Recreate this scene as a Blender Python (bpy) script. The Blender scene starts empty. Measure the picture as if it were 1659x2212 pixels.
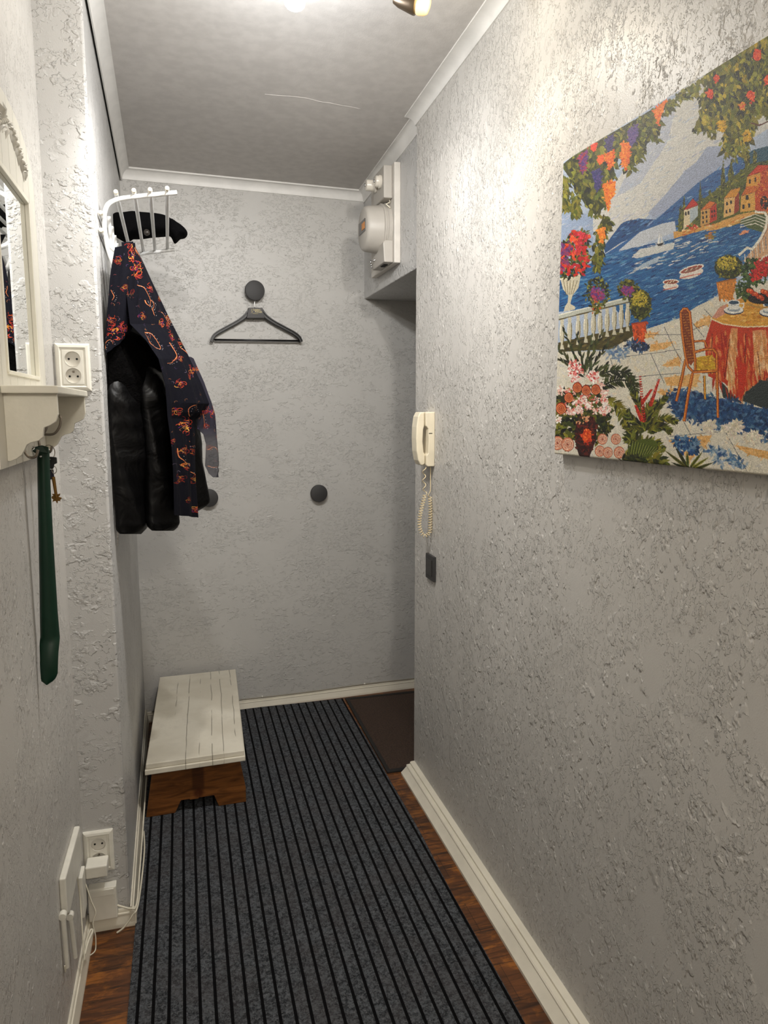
import bpy, bmesh, math, random
import numpy as np
from mathutils import Vector, Matrix
PI = math.pi
S = bpy.context.scene
COL = S.collection

# ------------------------------------------------------------------ camera
CAM = Vector((0.0, 0.0, 1.45))
FPX = 1600.0
RV = Vector((0.964785, -0.263036, -0.001341))
UV = Vector((0.037829, 0.133706, 0.990299))
FV = Vector((0.260305, 0.955476, -0.138948))
cd = bpy.data.cameras.new('camera')
cam = bpy.data.objects.new('camera', cd)
COL.objects.link(cam)
cd.sensor_fit = 'HORIZONTAL'
cd.sensor_width = 36.0
cd.lens = 36.0 * FPX / 1659.0
cd.clip_start = 0.02
M = Matrix((RV, UV, -FV)).transposed().to_4x4()
M.translation = CAM
cam.matrix_world = M
S.camera = cam

# ------------------------------------------------------------------ light and exposure
S.view_settings.view_transform = 'Standard'
S.view_settings.look = 'None'
S.view_settings.gamma = 1.0
S.view_settings.use_curve_mapping = False
S.view_settings.exposure = 0.12
w = bpy.data.worlds.new('world')
S.world = w
w.use_nodes = True
w.node_tree.nodes['Background'].inputs[0].default_value = (0.9, 0.88, 0.85, 1)
w.node_tree.nodes['Background'].inputs[1].default_value = 0.0

WARM = (1.0, 0.86, 0.66)
COOL = (0.93, 0.96, 1.0)
def bulb_light(name, loc, power, color, r=0.03):
    d = bpy.data.lights.new(name, 'POINT')
    d.energy = power; d.color = color; d.shadow_soft_size = r
    o = bpy.data.objects.new(name, d); o.location = loc
    COL.objects.link(o)
    return o
# three bulbs of the spot bar over the corridor, and an added, unseen fill lamp behind the camera
def spot_light(name, loc, aim, power, color, cone=150, blend=0.7, r=0.03):
    d = bpy.data.lights.new(name, 'SPOT')
    d.energy = power; d.color = color; d.shadow_soft_size = r; d.spot_size = math.radians(cone); d.spot_blend = blend
    o = bpy.data.objects.new(name, d); o.location = loc
    o.rotation_euler = (Vector(aim)).to_track_quat('-Z', 'Y').to_euler()
    COL.objects.link(o)
spot_light('spot_bulb_light', (0.03, 1.78, 2.33), (0.12, 0.10, -1.0), 13.0, (1.0, 0.96, 0.88), 135, 1.0)
spot_light('spot_bulb_light', (0.03, 1.80, 2.33), (0.08, 1.0, -0.75), 14.0, (1.0, 0.97, 0.93), 88, 0.5, 0.02)
spot_light('spot_bulb_light', (0.287, 1.83, 2.318), (0.1, 0.7, -0.8), 25.0, (1.0, 0.985, 0.97), 160, 0.8)
spot_light('spot_bulb_light', (0.69, 1.83, 2.31), (-0.27, 1.0, -0.50), 16.0, (1.0, 0.96, 0.90), 84, 0.5, 0.02)
spot_light('spot_bulb_light', (0.60, 1.74, 2.32), (0.02, -0.15, -1.0), 9.0, (1.0, 0.90, 0.74), 150, 1.0)
bulb_light('spot_bulb_light', (0.03, 1.74, 2.33), 1.4, WARM)
bulb_light('spot_bulb_light', (0.287, 1.84, 2.300), 9.0, (0.96, 0.98, 1.0))
bulb_light('spot_bulb_light', (0.60, 1.70, 2.34), 1.5, (1.0, 0.86, 0.62))
bulb_light('hall_fill_light', (0.25, -0.95, 2.15), 40.0, (1.0, 0.93, 0.82), 0.09)  # added fill that brightens the near walls from behind the camera

def at(px, py, Y):
    """the point of the place seen at photo pixel (px, py) at depth Y along the corridor"""
    d = RV * (px - 829.5) - UV * (py - 1106.0) + FV * FPX
    return CAM + d * (Y / d.y)
def onx(px, py, X):
    d = RV * (px - 829.5) - UV * (py - 1106.0) + FV * FPX
    return CAM + d * (X / d.x)
def onz(px, py, Z):
    d = RV * (px - 829.5) - UV * (py - 1106.0) + FV * FPX
    return CAM + d * ((Z - CAM.z) / d.z)

# ------------------------------------------------------------------ materials
def lin(c):
    return tuple(((v / 255.0) / 12.92) if v / 255.0 <= 0.04045 else (((v / 255.0) + 0.055) / 1.055) ** 2.4 for v in c)
class NT:
    def __init__(s, name):
        s.m = bpy.data.materials.new(name); s.m.use_nodes = True
        s.t = s.m.node_tree; s.b = s.t.nodes['Principled BSDF']; s.o = s.t.nodes['Material Output']
    def n(s, typ, **kw):
        x = s.t.nodes.new(typ)
        for k, v in kw.items():
            if k.startswith('i_'):
                key = k[2:]
                key = int(key) if key.isdigit() else key.replace('_', ' ')
                x.inputs[key].default_value = v
            else: setattr(x, k, v)
        return x
    def l(s, a, b): s.t.links.new(a, b)
    def coords(s, scale=(1, 1, 1), rot=(0, 0, 0)):
        tc = s.n('ShaderNodeTexCoord'); mp = s.n('ShaderNodeMapping')
        mp.inputs['Scale'].default_value = scale; mp.inputs['Rotation'].default_value = rot
        s.l(tc.outputs['Object'], mp.inputs['Vector'])
        return mp.outputs['Vector']
    def noise(s, vec, scale, detail=2.0, dist=0.0, rough=0.5):
        x = s.n('ShaderNodeTexNoise'); x.inputs['Scale'].default_value = scale
        x.inputs['Detail'].default_value = detail; x.inputs['Distortion'].default_value = dist
        x.inputs['Roughness'].default_value = rough
        s.l(vec, x.inputs['Vector']); return x.outputs[0]
    def step(s, v, a, b, o0=0.0, o1=1.0):
        x = s.n('ShaderNodeMapRange'); x.interpolation_type = 'SMOOTHSTEP'
        for i, q in enumerate((a, b, o0, o1)): x.inputs[i + 1].default_value = q
        s.l(v, x.inputs[0]); return x.outputs[0]
    def math(s, op, a, b):
        x = s.n('ShaderNodeMath'); x.operation = op
        for i, q in enumerate((a, b)):
            if isinstance(q, (int, float)): x.inputs[i].default_value = q
            else: s.l(q, x.inputs[i])
        return x.outputs[0]
    def mix(s, f, a, b):
        x = s.n('ShaderNodeMix'); x.data_type = 'RGBA'
        if isinstance(f, (int, float)): x.inputs[0].default_value = f
        else: s.l(f, x.inputs[0])
        for i, q in ((6, a), (7, b)):
            if isinstance(q, tuple): x.inputs[i].default_value = (*q[:3], 1)
            else: s.l(q, x.inputs[i])
        return x.outputs[2]
    def bump(s, h, dist, strength=1.0, prev=None):
        x = s.n('ShaderNodeBump'); x.inputs['Distance'].default_value = dist
        x.inputs['Strength'].default_value = strength
        s.l(h, x.inputs['Height'])
        if prev is not None: s.l(prev, x.inputs['Normal'])
        return x.outputs[0]
    def normal(s, o): s.l(o, s.b.inputs['Normal'])
    def color(s, o): s.l(o, s.b.inputs['Base Color'])

def plain(name, rgb, rough=0.5, metal=0.0, grain=0.0, gscale=200, alpha=1.0, spec=0.5, sheen=0.0):
    t = NT(name); b = t.b
    c = lin(rgb)
    b.inputs['Roughness'].default_value = rough
    b.inputs['Metallic'].default_value = metal
    b.inputs['Specular IOR Level'].default_value = spec
    if sheen: b.inputs['Sheen Weight'].default_value = sheen
    v = t.coords()
    n = t.noise(v, gscale * 0.1, 3)
    t.color(t.mix(t.step(n, 0.3, 0.7), tuple(x * 0.94 for x in c), tuple(min(1, x * 1.05) for x in c)))
    if grain: t.normal(t.bump(t.noise(v, gscale, 3), grain))
    if alpha < 1: b.inputs['Alpha'].default_value = alpha
    return t.m

def stucco(name, rgb, seed, sc=(1, 1, 1), depth=0.0016, rot=(0, 0, 0), cover=0.0, fine=1.0, thr=0.0):
    """smoothed plaster with torn, squiggly ridges: clusters of small raised flakes between smooth areas"""
    t = NT(name)
    c = lin(rgb)
    v0 = t.coords(sc, rot)
    add = t.n('ShaderNodeVectorMath'); add.operation = 'ADD'; add.inputs[1].default_value = (seed * 3.7, seed * 1.9, seed * 5.3)
    t.l(v0, add.inputs[0]); v = add.outputs[0]
    region = t.step(t.noise(v, 9.0, 5, 0.3, 0.6), 0.46 - cover, 0.56 - cover)
    region2 = t.step(t.noise(v, 6.0, 4, 0.6), 0.44 - cover, 0.52 - cover)
    nf = t.noise(v, 88.0 * fine, 3, 0.3, 0.6)
    f1 = t.math('MULTIPLY', t.step(nf, 0.51 + thr, 0.55 + thr), region)
    nm_ = t.noise(v, 38.0 * fine, 4.5, 0.2, 0.62)
    f2 = t.math('MULTIPLY', t.step(nm_, 0.51 + thr, 0.525 + thr), t.math('MULTIPLY', region2, t.step(t.noise(v, 47.0, 2), 0.42, 0.56)))
    h = t.math('ADD', t.math('MULTIPLY', f1, 0.62), f2)
    h = t.math('ADD', h, t.math('MULTIPLY', t.noise(v, 8.0, 2), 0.5))
    h = t.math('ADD', h, t.math('MULTIPLY', t.noise(v, 380.0, 2), 0.16))
    t.normal(t.bump(h, depth))
    t.color(t.mix(t.step(t.noise(v, 2.3, 3), 0.35, 0.65), tuple(x * 0.97 for x in c), tuple(x * 1.02 for x in c)))
    t.b.inputs['Roughness'].default_value = 0.40
    t.b.inputs['Specular IOR Level'].default_value = 0.42
    return t.m

WALLC = (196, 193, 188)
M_wall_r = stucco('stucco_right', WALLC, 1.0, (1, 1, 0.72), 0.0025, (math.radians(-28), 0, 0), 0.035)
M_wall_b = stucco('stucco_back', (190, 188, 184), 2.0, (0.8, 0.8, 1.25), 0.0014, (0, 0, 0), 0.02, 1.0, 0.03)
M_wall_l = stucco('stucco_left', WALLC, 3.0, (1, 1, 0.8), 0.0017, (math.radians(25), 0, 0), 0.02)
M_wall_a = stucco('stucco_alcove', (192, 191, 189), 4.0, (0.9, 1, 1.1), 0.0022, (0, math.radians(30), 0), 0.0, 0.75)
M_ceil = plain('ceiling_paint', (196, 192, 188), 0.75, grain=0.0004, gscale=260)
M_trim = plain('cornice_paint', (226, 224, 220), 0.45, grain=0.0002, gscale=120)
M_base = plain('baseboard_paint', (218, 212, 196), 0.45, grain=0.0003, gscale=90)
M_whitewood = plain('white_painted_wood', (226, 222, 208), 0.42, grain=0.0003, gscale=150)
M_whiteplastic = plain('white_plastic', (226, 223, 212), 0.35)
M_cream = plain('cream_plastic', (224, 214, 190), 0.35)
M_whitemetal = plain('white_enamelled_tube', (228, 228, 226), 0.28)
M_greyenamel = plain('grey_enamel', (178, 173, 165), 0.45, grain=0.0003, gscale=60)
M_charcoal = plain('charcoal_matt', (52, 51, 51), 0.6)
M_blackplastic = plain('black_plastic', (22, 21, 22), 0.38)
M_dark = plain('dark_hole', (8, 8, 8), 0.8)
M_chrome = plain('chrome', (205, 205, 205), 0.18, 1.0)
M_steel = plain('worn_steel', (150, 142, 132), 0.3, 1.0)
M_brass = plain('old_brass', (128, 96, 52), 0.42, 1.0)
M_gold = plain('gold_print', (222, 205, 150), 0.5)
M_green = plain('dark_green_plastic', (8, 44, 30), 0.38, spec=0.35)
M_navy = plain('navy_plastic', (16, 14, 38), 0.4)
M_cable = plain('cable_white', (214, 208, 190), 0.45)
M_greycable = plain('grey_cable', (150, 144, 130), 0.5)

# ------------------------------------------------------------------ mesh helpers
def link(o, parent=None):
    COL.objects.link(o)
    if parent is not None:
        o.parent = parent
        o.matrix_parent_inverse = Matrix.Translation(parent.location).inverted()
    return o
def tag(o, label=None, cat=None, group=None, kind=None):
    for k, v in (('label', label), ('category', cat), ('group', group), ('kind', kind)):
        if v: o[k] = v
    return o
def thing(name, loc, label, cat, group=None):
    o = bpy.data.objects.new(name, None); o.location = loc; o.empty_display_size = 0.05
    COL.objects.link(o)
    return tag(o, label, cat, group)
def obj(name, bm, m, parent=None, smooth=None, bevel=0.0, segs=2):
    bmesh.ops.recalc_face_normals(bm, faces=bm.faces[:])
    me = bpy.data.meshes.new(name); bm.to_mesh(me); bm.free()
    me.materials.append(m)
    o = bpy.data.objects.new(name, me); link(o, parent)
    if smooth is not None:
        for p in me.polygons: p.use_smooth = True
        if smooth < 180:
            me.set_sharp_from_angle(angle=math.radians(smooth))
    if bevel:
        b = o.modifiers.new('bevel', 'BEVEL'); b.width = bevel; b.segments = segs; b.limit_method = 'ANGLE'
        b.harden_normals = False
    return o
def box(bm, a, b, R=None, c=None):
    a = Vector(a); b = Vector(b)
    vs = []
    for x in (a.x, b.x):
        for y in (a.y, b.y):
            for z in (a.z, b.z):
                p = Vector((x, y, z))
                if R is not None: p = R @ (p - c) + c
                vs.append(bm.verts.new(p))
    for f in ((0, 1, 3, 2), (4, 6, 7, 5), (0, 4, 5, 1), (2, 3, 7, 6), (0, 2, 6, 4), (1, 5, 7, 3)):
        bm.faces.new([vs[i] for i in f])
def prism(bm, poly, d):
    """a closed prism: polygon (3-D points) swept by vector d"""
    d = Vector(d)
    A = [bm.verts.new(Vector(p)) for p in poly]; B = [bm.verts.new(Vector(p) + d) for p in poly]
    n = len(A)
    bm.faces.new(A); bm.faces.new(B[::-1])
    for i in range(n): bm.faces.new((A[i], B[i], B[(i + 1) % n], A[(i + 1) % n]))
def frame_of(t):
    t = t.normalized()
    u = t.cross(Vector((0, 0, 1)))
    if u.length < 1e-3: u = t.cross(Vector((0, 1, 0)))
    u.normalize(); return u, t.cross(u).normalized()
def tube(bm, pts, r, seg=12, cap=True, closed=False):
    pts = [Vector(p) for p in pts]; n = len(pts)
    rr = r if isinstance(r, (list, tuple)) else [r] * n
    rings = []; u = None
    for i, p in enumerate(pts):
        if closed: t = pts[(i + 1) % n] - pts[i - 1]
        else: t = pts[min(i + 1, n - 1)] - pts[max(i - 1, 0)]
        t.normalize()
        if u is None: u, v = frame_of(t)
        else:
            u = (u - t * u.dot(t)).normalized()
        v = t.cross(u)
        rings.append([bm.verts.new(p + (u * math.cos(2 * PI * k / seg) + v * math.sin(2 * PI * k / seg)) * rr[i]) for k in range(seg)])
    m = n if closed else n - 1
    for i in range(m):
        a, b = rings[i], rings[(i + 1) % n]
        for k in range(seg): bm.faces.new((a[k], a[(k + 1) % seg], b[(k + 1) % seg], b[k]))
    if cap and not closed:
        bm.faces.new(rings[0][::-1]); bm.faces.new(rings[-1])
def smoothpath(pts, n=6):
    P = [Vector(p) for p in pts]; out = []
    for i in range(len(P) - 1):
        p0 = P[max(i - 1, 0)]; p1 = P[i]; p2 = P[i + 1]; p3 = P[min(i + 2, len(P) - 1)]
        for k in range(n):
            t = k / n
            out.append(0.5 * ((2 * p1) + (p2 - p0) * t + (2 * p0 - 5 * p1 + 4 * p2 - p3) * t * t + (-p0 + 3 * p1 - 3 * p2 + p3) * t ** 3))
    out.append(P[-1]); return out
def lathe(bm, prof, origin, axis, seg=32, cap=True):
    """profile [(radius, distance along axis)], first and last closed"""
    a = Vector(axis).normalized(); u, v = frame_of(a); o = Vector(origin)
    rings = []
    for r, h in prof:
        if r < 1e-6: rings.append([bm.verts.new(o + a * h)])
        else: rings.append([bm.verts.new(o + a * h + (u * math.cos(2 * PI * k / seg) + v * math.sin(2 * PI * k / seg)) * r) for k in range(seg)])
    for i in range(len(rings) - 1):
        a_, b_ = rings[i], rings[i + 1]
        for k in range(seg):
            q = [a_[k % len(a_)], a_[(k + 1) % len(a_)], b_[(k + 1) % len(b_)], b_[k % len(b_)]]
            q = list(dict.fromkeys(q))
            if len(q) > 2: bm.faces.new(q)
    if cap and len(rings[0]) > 1: bm.faces.new(rings[0][::-1])
    if cap and len(rings[-1]) > 1: bm.faces.new(rings[-1])
def sweep(bm, prof, p0, p1, nrm, up0=0.0, up1=0.0):
    """sweep a (out, z) profile from p0 to p1; out is measured along nrm"""
    n = Vector(nrm).normalized(); p0 = Vector(p0); p1 = Vector(p1)
    A = [bm.verts.new(p0 + n * o + Vector((0, 0, z + up0))) for o, z in prof]
    B = [bm.verts.new(p1 + n * o + Vector((0, 0, z + up1))) for o, z in prof]
    k = len(A)
    bm.faces.new(A); bm.faces.new(B[::-1])
    for i in range(k): bm.faces.new((A[i], B[i], B[(i + 1) % k], A[(i + 1) % k]))
def struct(name, bm, m, **kw):
    o = obj(name, bm, m, **kw); o['kind'] = 'structure'; return o
def B(): return bmesh.new()
def lerp(a, b, t): return a + (b - a) * t
def interp(rows, y):
    ys = [r[0] for r in rows]
    return [float(np.interp(y, ys, [r[k] for r in rows])) for k in range(1, len(rows[0]))]
# ------------------------------------------------------------------ the room
def zc(y): return 2.48 - 0.037 * (y - 2.7)
XR = 0.853; XL = -0.303; YS = 2.047; Y0 = -1.6
BA = math.radians(3.5)
BN = Vector((math.sin(BA), -math.cos(BA), 0))      # out of the back wall, towards the camera
def yb(x): return 3.525 + (x - 0.68) * math.tan(BA)
def xa(y): return -0.189 - (y - YS) * 0.0149       # alcove wall

# floor: dark wood-look boards laid across the corridor
t = NT('wood_floor')
v = t.coords((1, 1, 1))
br = t.n('ShaderNodeTexBrick'); br.inputs['Scale'].default_value = 1.0
br.inputs['Brick Width'].default_value = 1.2; br.inputs['Row Height'].default_value = 0.125
br.inputs['Mortar Size'].default_value = 0.0012; br.inputs['Mortar Smooth'].default_value = 0.2
br.offset = 0.37
br.inputs['Color1'].default_value = (0.8, 0.8, 0.8, 1); br.inputs['Color2'].default_value = (1.15, 1.15, 1.15, 1); br.inputs['Mortar'].default_value = (0.5, 0.5, 0.5, 1)
t.l(v, br.inputs['Vector'])
vg = t.coords((1.6, 16, 4))
g = t.noise(vg, 3.2, 6, 1.4, 0.6)
base = t.mix(t.step(g, 0.30, 0.68), lin((54, 31, 16)), lin((108, 64, 32)))
kn = t.math('MULTIPLY', t.step(t.noise(t.coords((2.4, 5.4, 3)), 3.6, 7, 0.6, 0.68), 0.47, 0.64), t.step(g, 0.34, 0.60, 0.35, 1.0))
base = t.mix(kn, base, lin((150, 92, 36)))
mx = t.n('ShaderNodeMix'); mx.data_type = 'RGBA'; mx.blend_type = 'MULTIPLY'; mx.inputs[0].default_value = 1.0
t.l(base, mx.inputs[6]); t.l(br.outputs['Color'], mx.inputs[7]); t.color(mx.outputs[2])
t.b.inputs['Roughness'].default_value = 0.42
t.normal(t.bump(t.math('ADD', g, br.outputs['Fac']), 0.0005, 0.6))
M_floor = t.m

bm = B(); box(bm, (-0.45, Y0 - 0.1, -0.1), (1.6, 3.75, 0.0)); struct('floor', bm, M_floor)
bm = B()
prism(bm, [(-0.45, Y0 - .1, zc(Y0 - .1)), (-0.45, 3.75, zc(3.75)), (-0.45, 3.75, 2.75), (-0.45, Y0 - .1, 2.85)], (2.05, 0, 0))
struct('ceiling', bm, M_ceil)
crack = []
for px, py in ((572, 203), (600, 206), (625, 207.5), (650, 210), (668, 213), (690, 219), (712, 222), (735, 227), (760, 231), (778, 235)):
    Z_ = 2.46
    for _ in range(4): Z_ = zc(onz(px, py, Z_).y)
    q_ = onz(px, py, Z_); crack.append((q_.x, q_.y, Z_ - .0002))
bm = B(); tube(bm, smoothpath(crack, 3), .0009, 5); struct('ceiling_crack', bm, M_ceil, parent=bpy.data.objects['ceiling'])
ZT = 2.66
bm = B(); box(bm, (XL - 0.12, Y0, 0), (XL, YS, ZT)); struct('wall_left', bm, M_wall_l)
bm = B()
prism(bm, [(XL - 0.12, YS, 0), (xa(YS), YS, 0), (xa(3.6), 3.6, 0), (XL - 0.12, 3.6, 0)], (0, 0, ZT))
struct('wall_alcove', bm, M_wall_a, bevel=0.007, segs=3, smooth=40)
bm = B()
prism(bm, [(-0.30, yb(-0.30), 0), (1.6, yb(1.6), 0), (1.6, yb(1.6) + .12, 0), (-0.30, yb(-0.30) + .12, 0)], (0, 0, ZT))
struct('wall_back', bm, M_wall_b)
bm = B(); box(bm, (XR, Y0, 0), (1.5, 2.683, ZT)); struct('wall_right', bm, M_wall_r, bevel=0.006, segs=3, smooth=40)
bm = B(); box(bm, (1.45, 2.683, 0), (1.6, 3.6, ZT)); struct('wall_recess', bm, M_wall_a)
bm = B(); box(bm, (XL - .12, Y0 - .12, 0), (1.5, Y0, 2.75)); struct('wall_rear', bm, M_wall_l)
bm = B(); prism(bm, [(0.868, 2.686, 1.965), (0.868, yb(.868) + .01, 1.965), (1.45, yb(1.45) + .01, 1.965), (1.45, 2.686, 1.965)], (0, 0, 0.68))
struct('wall_overhead', bm, M_wall_a, bevel=0.004)

# cornices: concave cove with a small lip
def cove(out, drop, gap=0.0):
    p = [(gap, 0.02), (gap, -drop), (gap + 0.004, -drop)]
    for k in range(9):
        a = PI / 2 * k / 8
        p.append((gap + 0.005 + (out - 0.010) * (1 - math.cos(a)), -drop + 0.003 + (drop - 0.008) * math.sin(a)))
    p += [(out, -0.005), (out, 0.02)]
    return p
def cornice(name, p0, p1, nrm, out, drop, gap=0.0):
    bm = B(); sweep(bm, cove(out, drop, gap), p0, p1, nrm, zc(p0[1]), zc(p1[1]))
    return struct(name, bm, M_trim, smooth=35)
cornice('trim_1', (XR, Y0, 0), (XR, 2.69, 0), (-1, 0, 0), 0.042, 0.030)
cornice('trim_2', (0.868, 2.692, 0), (0.868, yb(.868), 0), (-1, 0, 0), 0.034, 0.048)
cornice('trim_3', (-0.21, yb(-.21), 0), (0.868, yb(.868), 0), BN, 0.036, 0.042)
cornice('trim_4', (xa(YS), YS, 0), (xa(3.46), 3.46, 0), (1, 0.0149, 0), 0.040, 0.050, 0.006)

# baseboards
def bprof(t_, h):
    return [(0, 0), (t_, 0), (t_, h * .18), (t_ * .93, h * .24), (t_ * .80, h * .38), (t_ * .66, h * .55), (t_ * .56, h * .66),
            (t_ * .62, h * .72), (t_ * .56, h * .78), (t_ * .34, h * .80), (t_ * .34, h * .94), (t_ * .22, h), (0, h)]
def baseboard(name, p0, p1, nrm, t_=0.03, h=0.048):
    bm = B(); sweep(bm, bprof(t_, h), p0, p1, nrm); return struct(name, bm, M_base, smooth=30)
baseboard('baseboard_right', (XR, Y0, 0), (XR, 2.672, 0), (-1, 0, 0), 0.056, 0.05)
baseboard('baseboard_left', (XL, Y0, 0), (XL, YS, 0), (1, 0, 0), 0.016, 0.05)
baseboard('baseboard_step', (XL, YS, 0), (xa(YS) + .015, YS, 0), (0, -1, 0), 0.014, 0.05)
baseboard('baseboard_alcove', (xa(YS), YS - .013, 0), (xa(3.47), 3.47, 0), (1, .0149, 0), 0.015, 0.06)
baseboard('baseboard_back', (-0.21, yb(-.21), 0), (1.45, yb(1.45), 0), BN, 0.018, 0.046)

# thin cable tacked along the top of the back baseboard, with clips
t_ = thing('baseboard_cable', (0.3, yb(.3), 0.05), 'thin grey cable tacked along the top of the back wall baseboard', 'cable')
bm = B(); tube(bm, [(x, yb(x) - .006 , 0.0495 + .002 * math.sin(x * 9)) for x in np.linspace(-0.18, 1.4, 40)], 0.0028, 8)
obj('wire', bm, M_greycable, t_, smooth=180)
for px in (568, 789):
    p = onz(px, 1480 if px > 700 else 1511, 0.052)
    bm = B(); c = Vector((p.x, yb(p.x) - .008, 0.054)); lathe(bm, [(0, -.003), (.004, -.003), (.005, 0), (.003, .004), (0, .005)], c, (0, -1, 0.3), 10)
    obj('cable_clip', bm, M_whiteplastic, t_, smooth=180)

# rug
t = NT('ribbed_rug')
v = t.coords()
sx = t.n('ShaderNodeSeparateXYZ'); t.l(v, sx.inputs[0])
fr = t.math('FRACT', t.math('DIVIDE', t.math('ADD', sx.outputs[0], 0.175), 0.0368), 0.0)
d = t.math('ABSOLUTE', t.math('SUBTRACT', fr, 0.55), 0.0)
line = t.step(d, 0.085, 0.125, 1.0, 0.0)
n1 = t.noise(v, 95, 4, 0.3, 0.75); n2 = t.noise(v, 260, 3)
fel = t.mix(t.step(n1, 0.36, 0.66), lin((34, 36, 39)), lin((84, 87, 91)))
fel = t.mix(t.math('MULTIPLY', t.step(n2, 0.5, 0.75), 0.5), fel, lin((120, 120, 122)))
fel = t.mix(t.math('MULTIPLY', t.step(t.noise(v, 9, 3), 0.42, 0.62), 0.28), fel, lin((70, 66, 66)))
t.color(t.mix(line, fel, lin((9, 9, 11))))
t.b.inputs['Roughness'].default_value = 0.95; t.b.inputs['Specular IOR Level'].default_value = 0.1
h = t.math('ADD', t.math('MULTIPLY', t.step(line, 0, 1, 1, 0), 1.0), t.math('MULTIPLY', n2, 0.5))
t.normal(t.bump(h, 0.003, 0.8))
M_rug = t.m
bm = B()
# slightly wavy right edge
N = 60; top = []; 
ys = np.linspace(-0.6, 3.485, N)
def rx(y): return 0.737 + 0.004 * math.sin(y * 3.1) + 0.002 * math.sin(y * 9)
L = [bm.verts.new((-0.177, y, 0.006)) for y in ys]; Rr = [bm.verts.new((rx(y), y, 0.006)) for y in ys]
L2 = [bm.verts.new((-0.177, y, 0.0005)) for y in ys]; R2 = [bm.verts.new((rx(y), y, 0.0005)) for y in ys]
for i in range(N - 1):
    bm.faces.new((L[i], Rr[i], Rr[i + 1], L[i + 1])); bm.faces.new((L2[i], L2[i + 1], R2[i + 1], R2[i]))
    bm.faces.new((L[i], L[i + 1], L2[i + 1], L2[i])); bm.faces.new((Rr[i], R2[i], R2[i + 1], Rr[i + 1]))
bm.faces.new((L[0], L2[0], R2[0], Rr[0])); bm.faces.new((L[-1], Rr[-1], R2[-1], L2[-1]))
tag(obj('runner_rug', bm, M_rug), 'long grey runner rug with thin black stripes on the floor', 'rug')

# door mat in the recess
t = NT('brown_mat'); v = t.coords()
wv = t.n('ShaderNodeTexWave', i_Scale=95.0); wv.bands_direction = 'X'; t.l(v, wv.inputs['Vector'])
t.color(t.mix(t.step(t.noise(v, 160, 3), .35, .65), lin((52, 37, 29)), lin((78, 58, 45)))); t.b.inputs['Roughness'].default_value = 0.9
t.normal(t.bump(wv.outputs[0], 0.0015))
mt = thing('door_mat', (1.05, 3.1, 0), 'dark brown door mat between the striped rug and the recess', 'mat')
bm = B(); box(bm, (0.76, 2.712, 0.0005), (1.38, 3.462, 0.006)); obj('mat_pile', bm, t.m, mt, bevel=0.002)
bm = B()
for a, b in (((0.745, 2.69, 0.0003), (1.395, 2.712, 0.0075)), ((0.745, 3.462, 0.0003), (1.395, 3.484, 0.0075)), ((0.745, 2.712, 0.0003), (0.76, 3.462, 0.0075)), ((1.38, 2.712, 0.0003), (1.395, 3.462, 0.0075))):
    box(bm, a, b)
o = obj('mat_border', bm, plain('mat_rubber_edge', (24, 20, 18), 0.7), mt, bevel=0.001); o['label'] = 'dark rubber border'
# ------------------------------------------------------------------ ceiling spot bar
def emis(name, col, s):
    m = bpy.data.materials.new(name); m.use_nodes = True
    b = m.node_tree.nodes['Principled BSDF']
    b.inputs['Base Color'].default_value = (*col, 1)
    b.inputs['Emission Color'].default_value = (*col, 1); b.inputs['Emission Strength'].default_value = s
    return m
lampT = thing('ceiling_spotlight', (0.35, 1.74, 2.5), 'ceiling bar with three small swivelling spotlights, one glowing white', 'lamp')
bm = B(); box(bm, (-0.10, 1.71, 2.475), (0.82, 1.77, zc(1.74) + .01)); obj('ceiling_bar', bm, M_chrome, lampT, bevel=0.004)
M_bulb_c = emis('bulb_cool', (0.86, 0.95, 1.0), 9.0); M_bulb_w = emis('bulb_warm', (1.0, 0.80, 0.5), 1.2)
M_headmetal = plain('head_dark_metal', (74, 62, 48), 0.35, 0.6); M_cup = plain('cream_cup', (222, 196, 150), 0.35)
for c, ax, lit in (((-0.03, 1.74, 2.405), (-.35, .25, -.9), 1), ((0.281, 1.78, 2.352), (0.05, .45, -0.9), 1), ((0.572, 1.79, 2.388), (0.80, -0.35, -0.25), 0)):
    c = Vector(c); a = Vector(ax).normalized()
    bm = B(); lathe(bm, [(0, -.060), (.014, -.058), (.020, -.045), (.026, -.018), (.028, -.008), (.028, -.004), (.0245, -.004), (.0245, -.012), (0, -.014)], c, a, 32)
    h = obj('spot_head', bm, M_cup if lit else M_headmetal, lampT, smooth=40)
    bm = B(); tube(bm, [c - a * .050, Vector((c.x, 1.745, 2.47))], .005, 10); obj('swivel_arm', bm, M_chrome, h, smooth=180)
    bm = B()
    if lit: lathe(bm, [(0.0235, -.011), (.0240, .004), (.0215, .014), (.014, .021), (.006, .0235), (0, .024)], c, a, 32)
    else: lathe(bm, [(0.0235, -.011), (.0262, .006), (.0250, .018), (.020, .026), (.010, .029), (0, .030)], c, a, 32)
    obj('bulb', bm, M_bulb_c if lit else M_cup, h, smooth=180)
hl = thing('added_fill_lamp', (0.25, -0.95, 2.6), 'unseen pendant bulb lamp added as fill over the near end of the hall', 'lamp')  # pendant added out of view to go with the fill light
bm = B(); lathe(bm, [(0, 0), (.05, 0), (.05, -.03), (.02, -.05), (0, -.05)], (0.25, -0.95, zc(-.95)), (0, 0, 1), 24); obj('ceiling_rose', bm, M_whiteplastic, hl, smooth=40)
bm = B(); tube(bm, [(0.25, -0.95, zc(-.95) - .04), (0.25, -0.95, 2.36)], .004, 10); obj('cord', bm, M_cable, hl, smooth=180)
bm = B(); lathe(bm, [(0, .06), (.018, .055), (.02, 0), (0, 0)], (0.25, -0.95, 2.31), (0, 0, 1), 20); obj('bulb_holder', bm, M_whiteplastic, hl, smooth=40)
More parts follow.
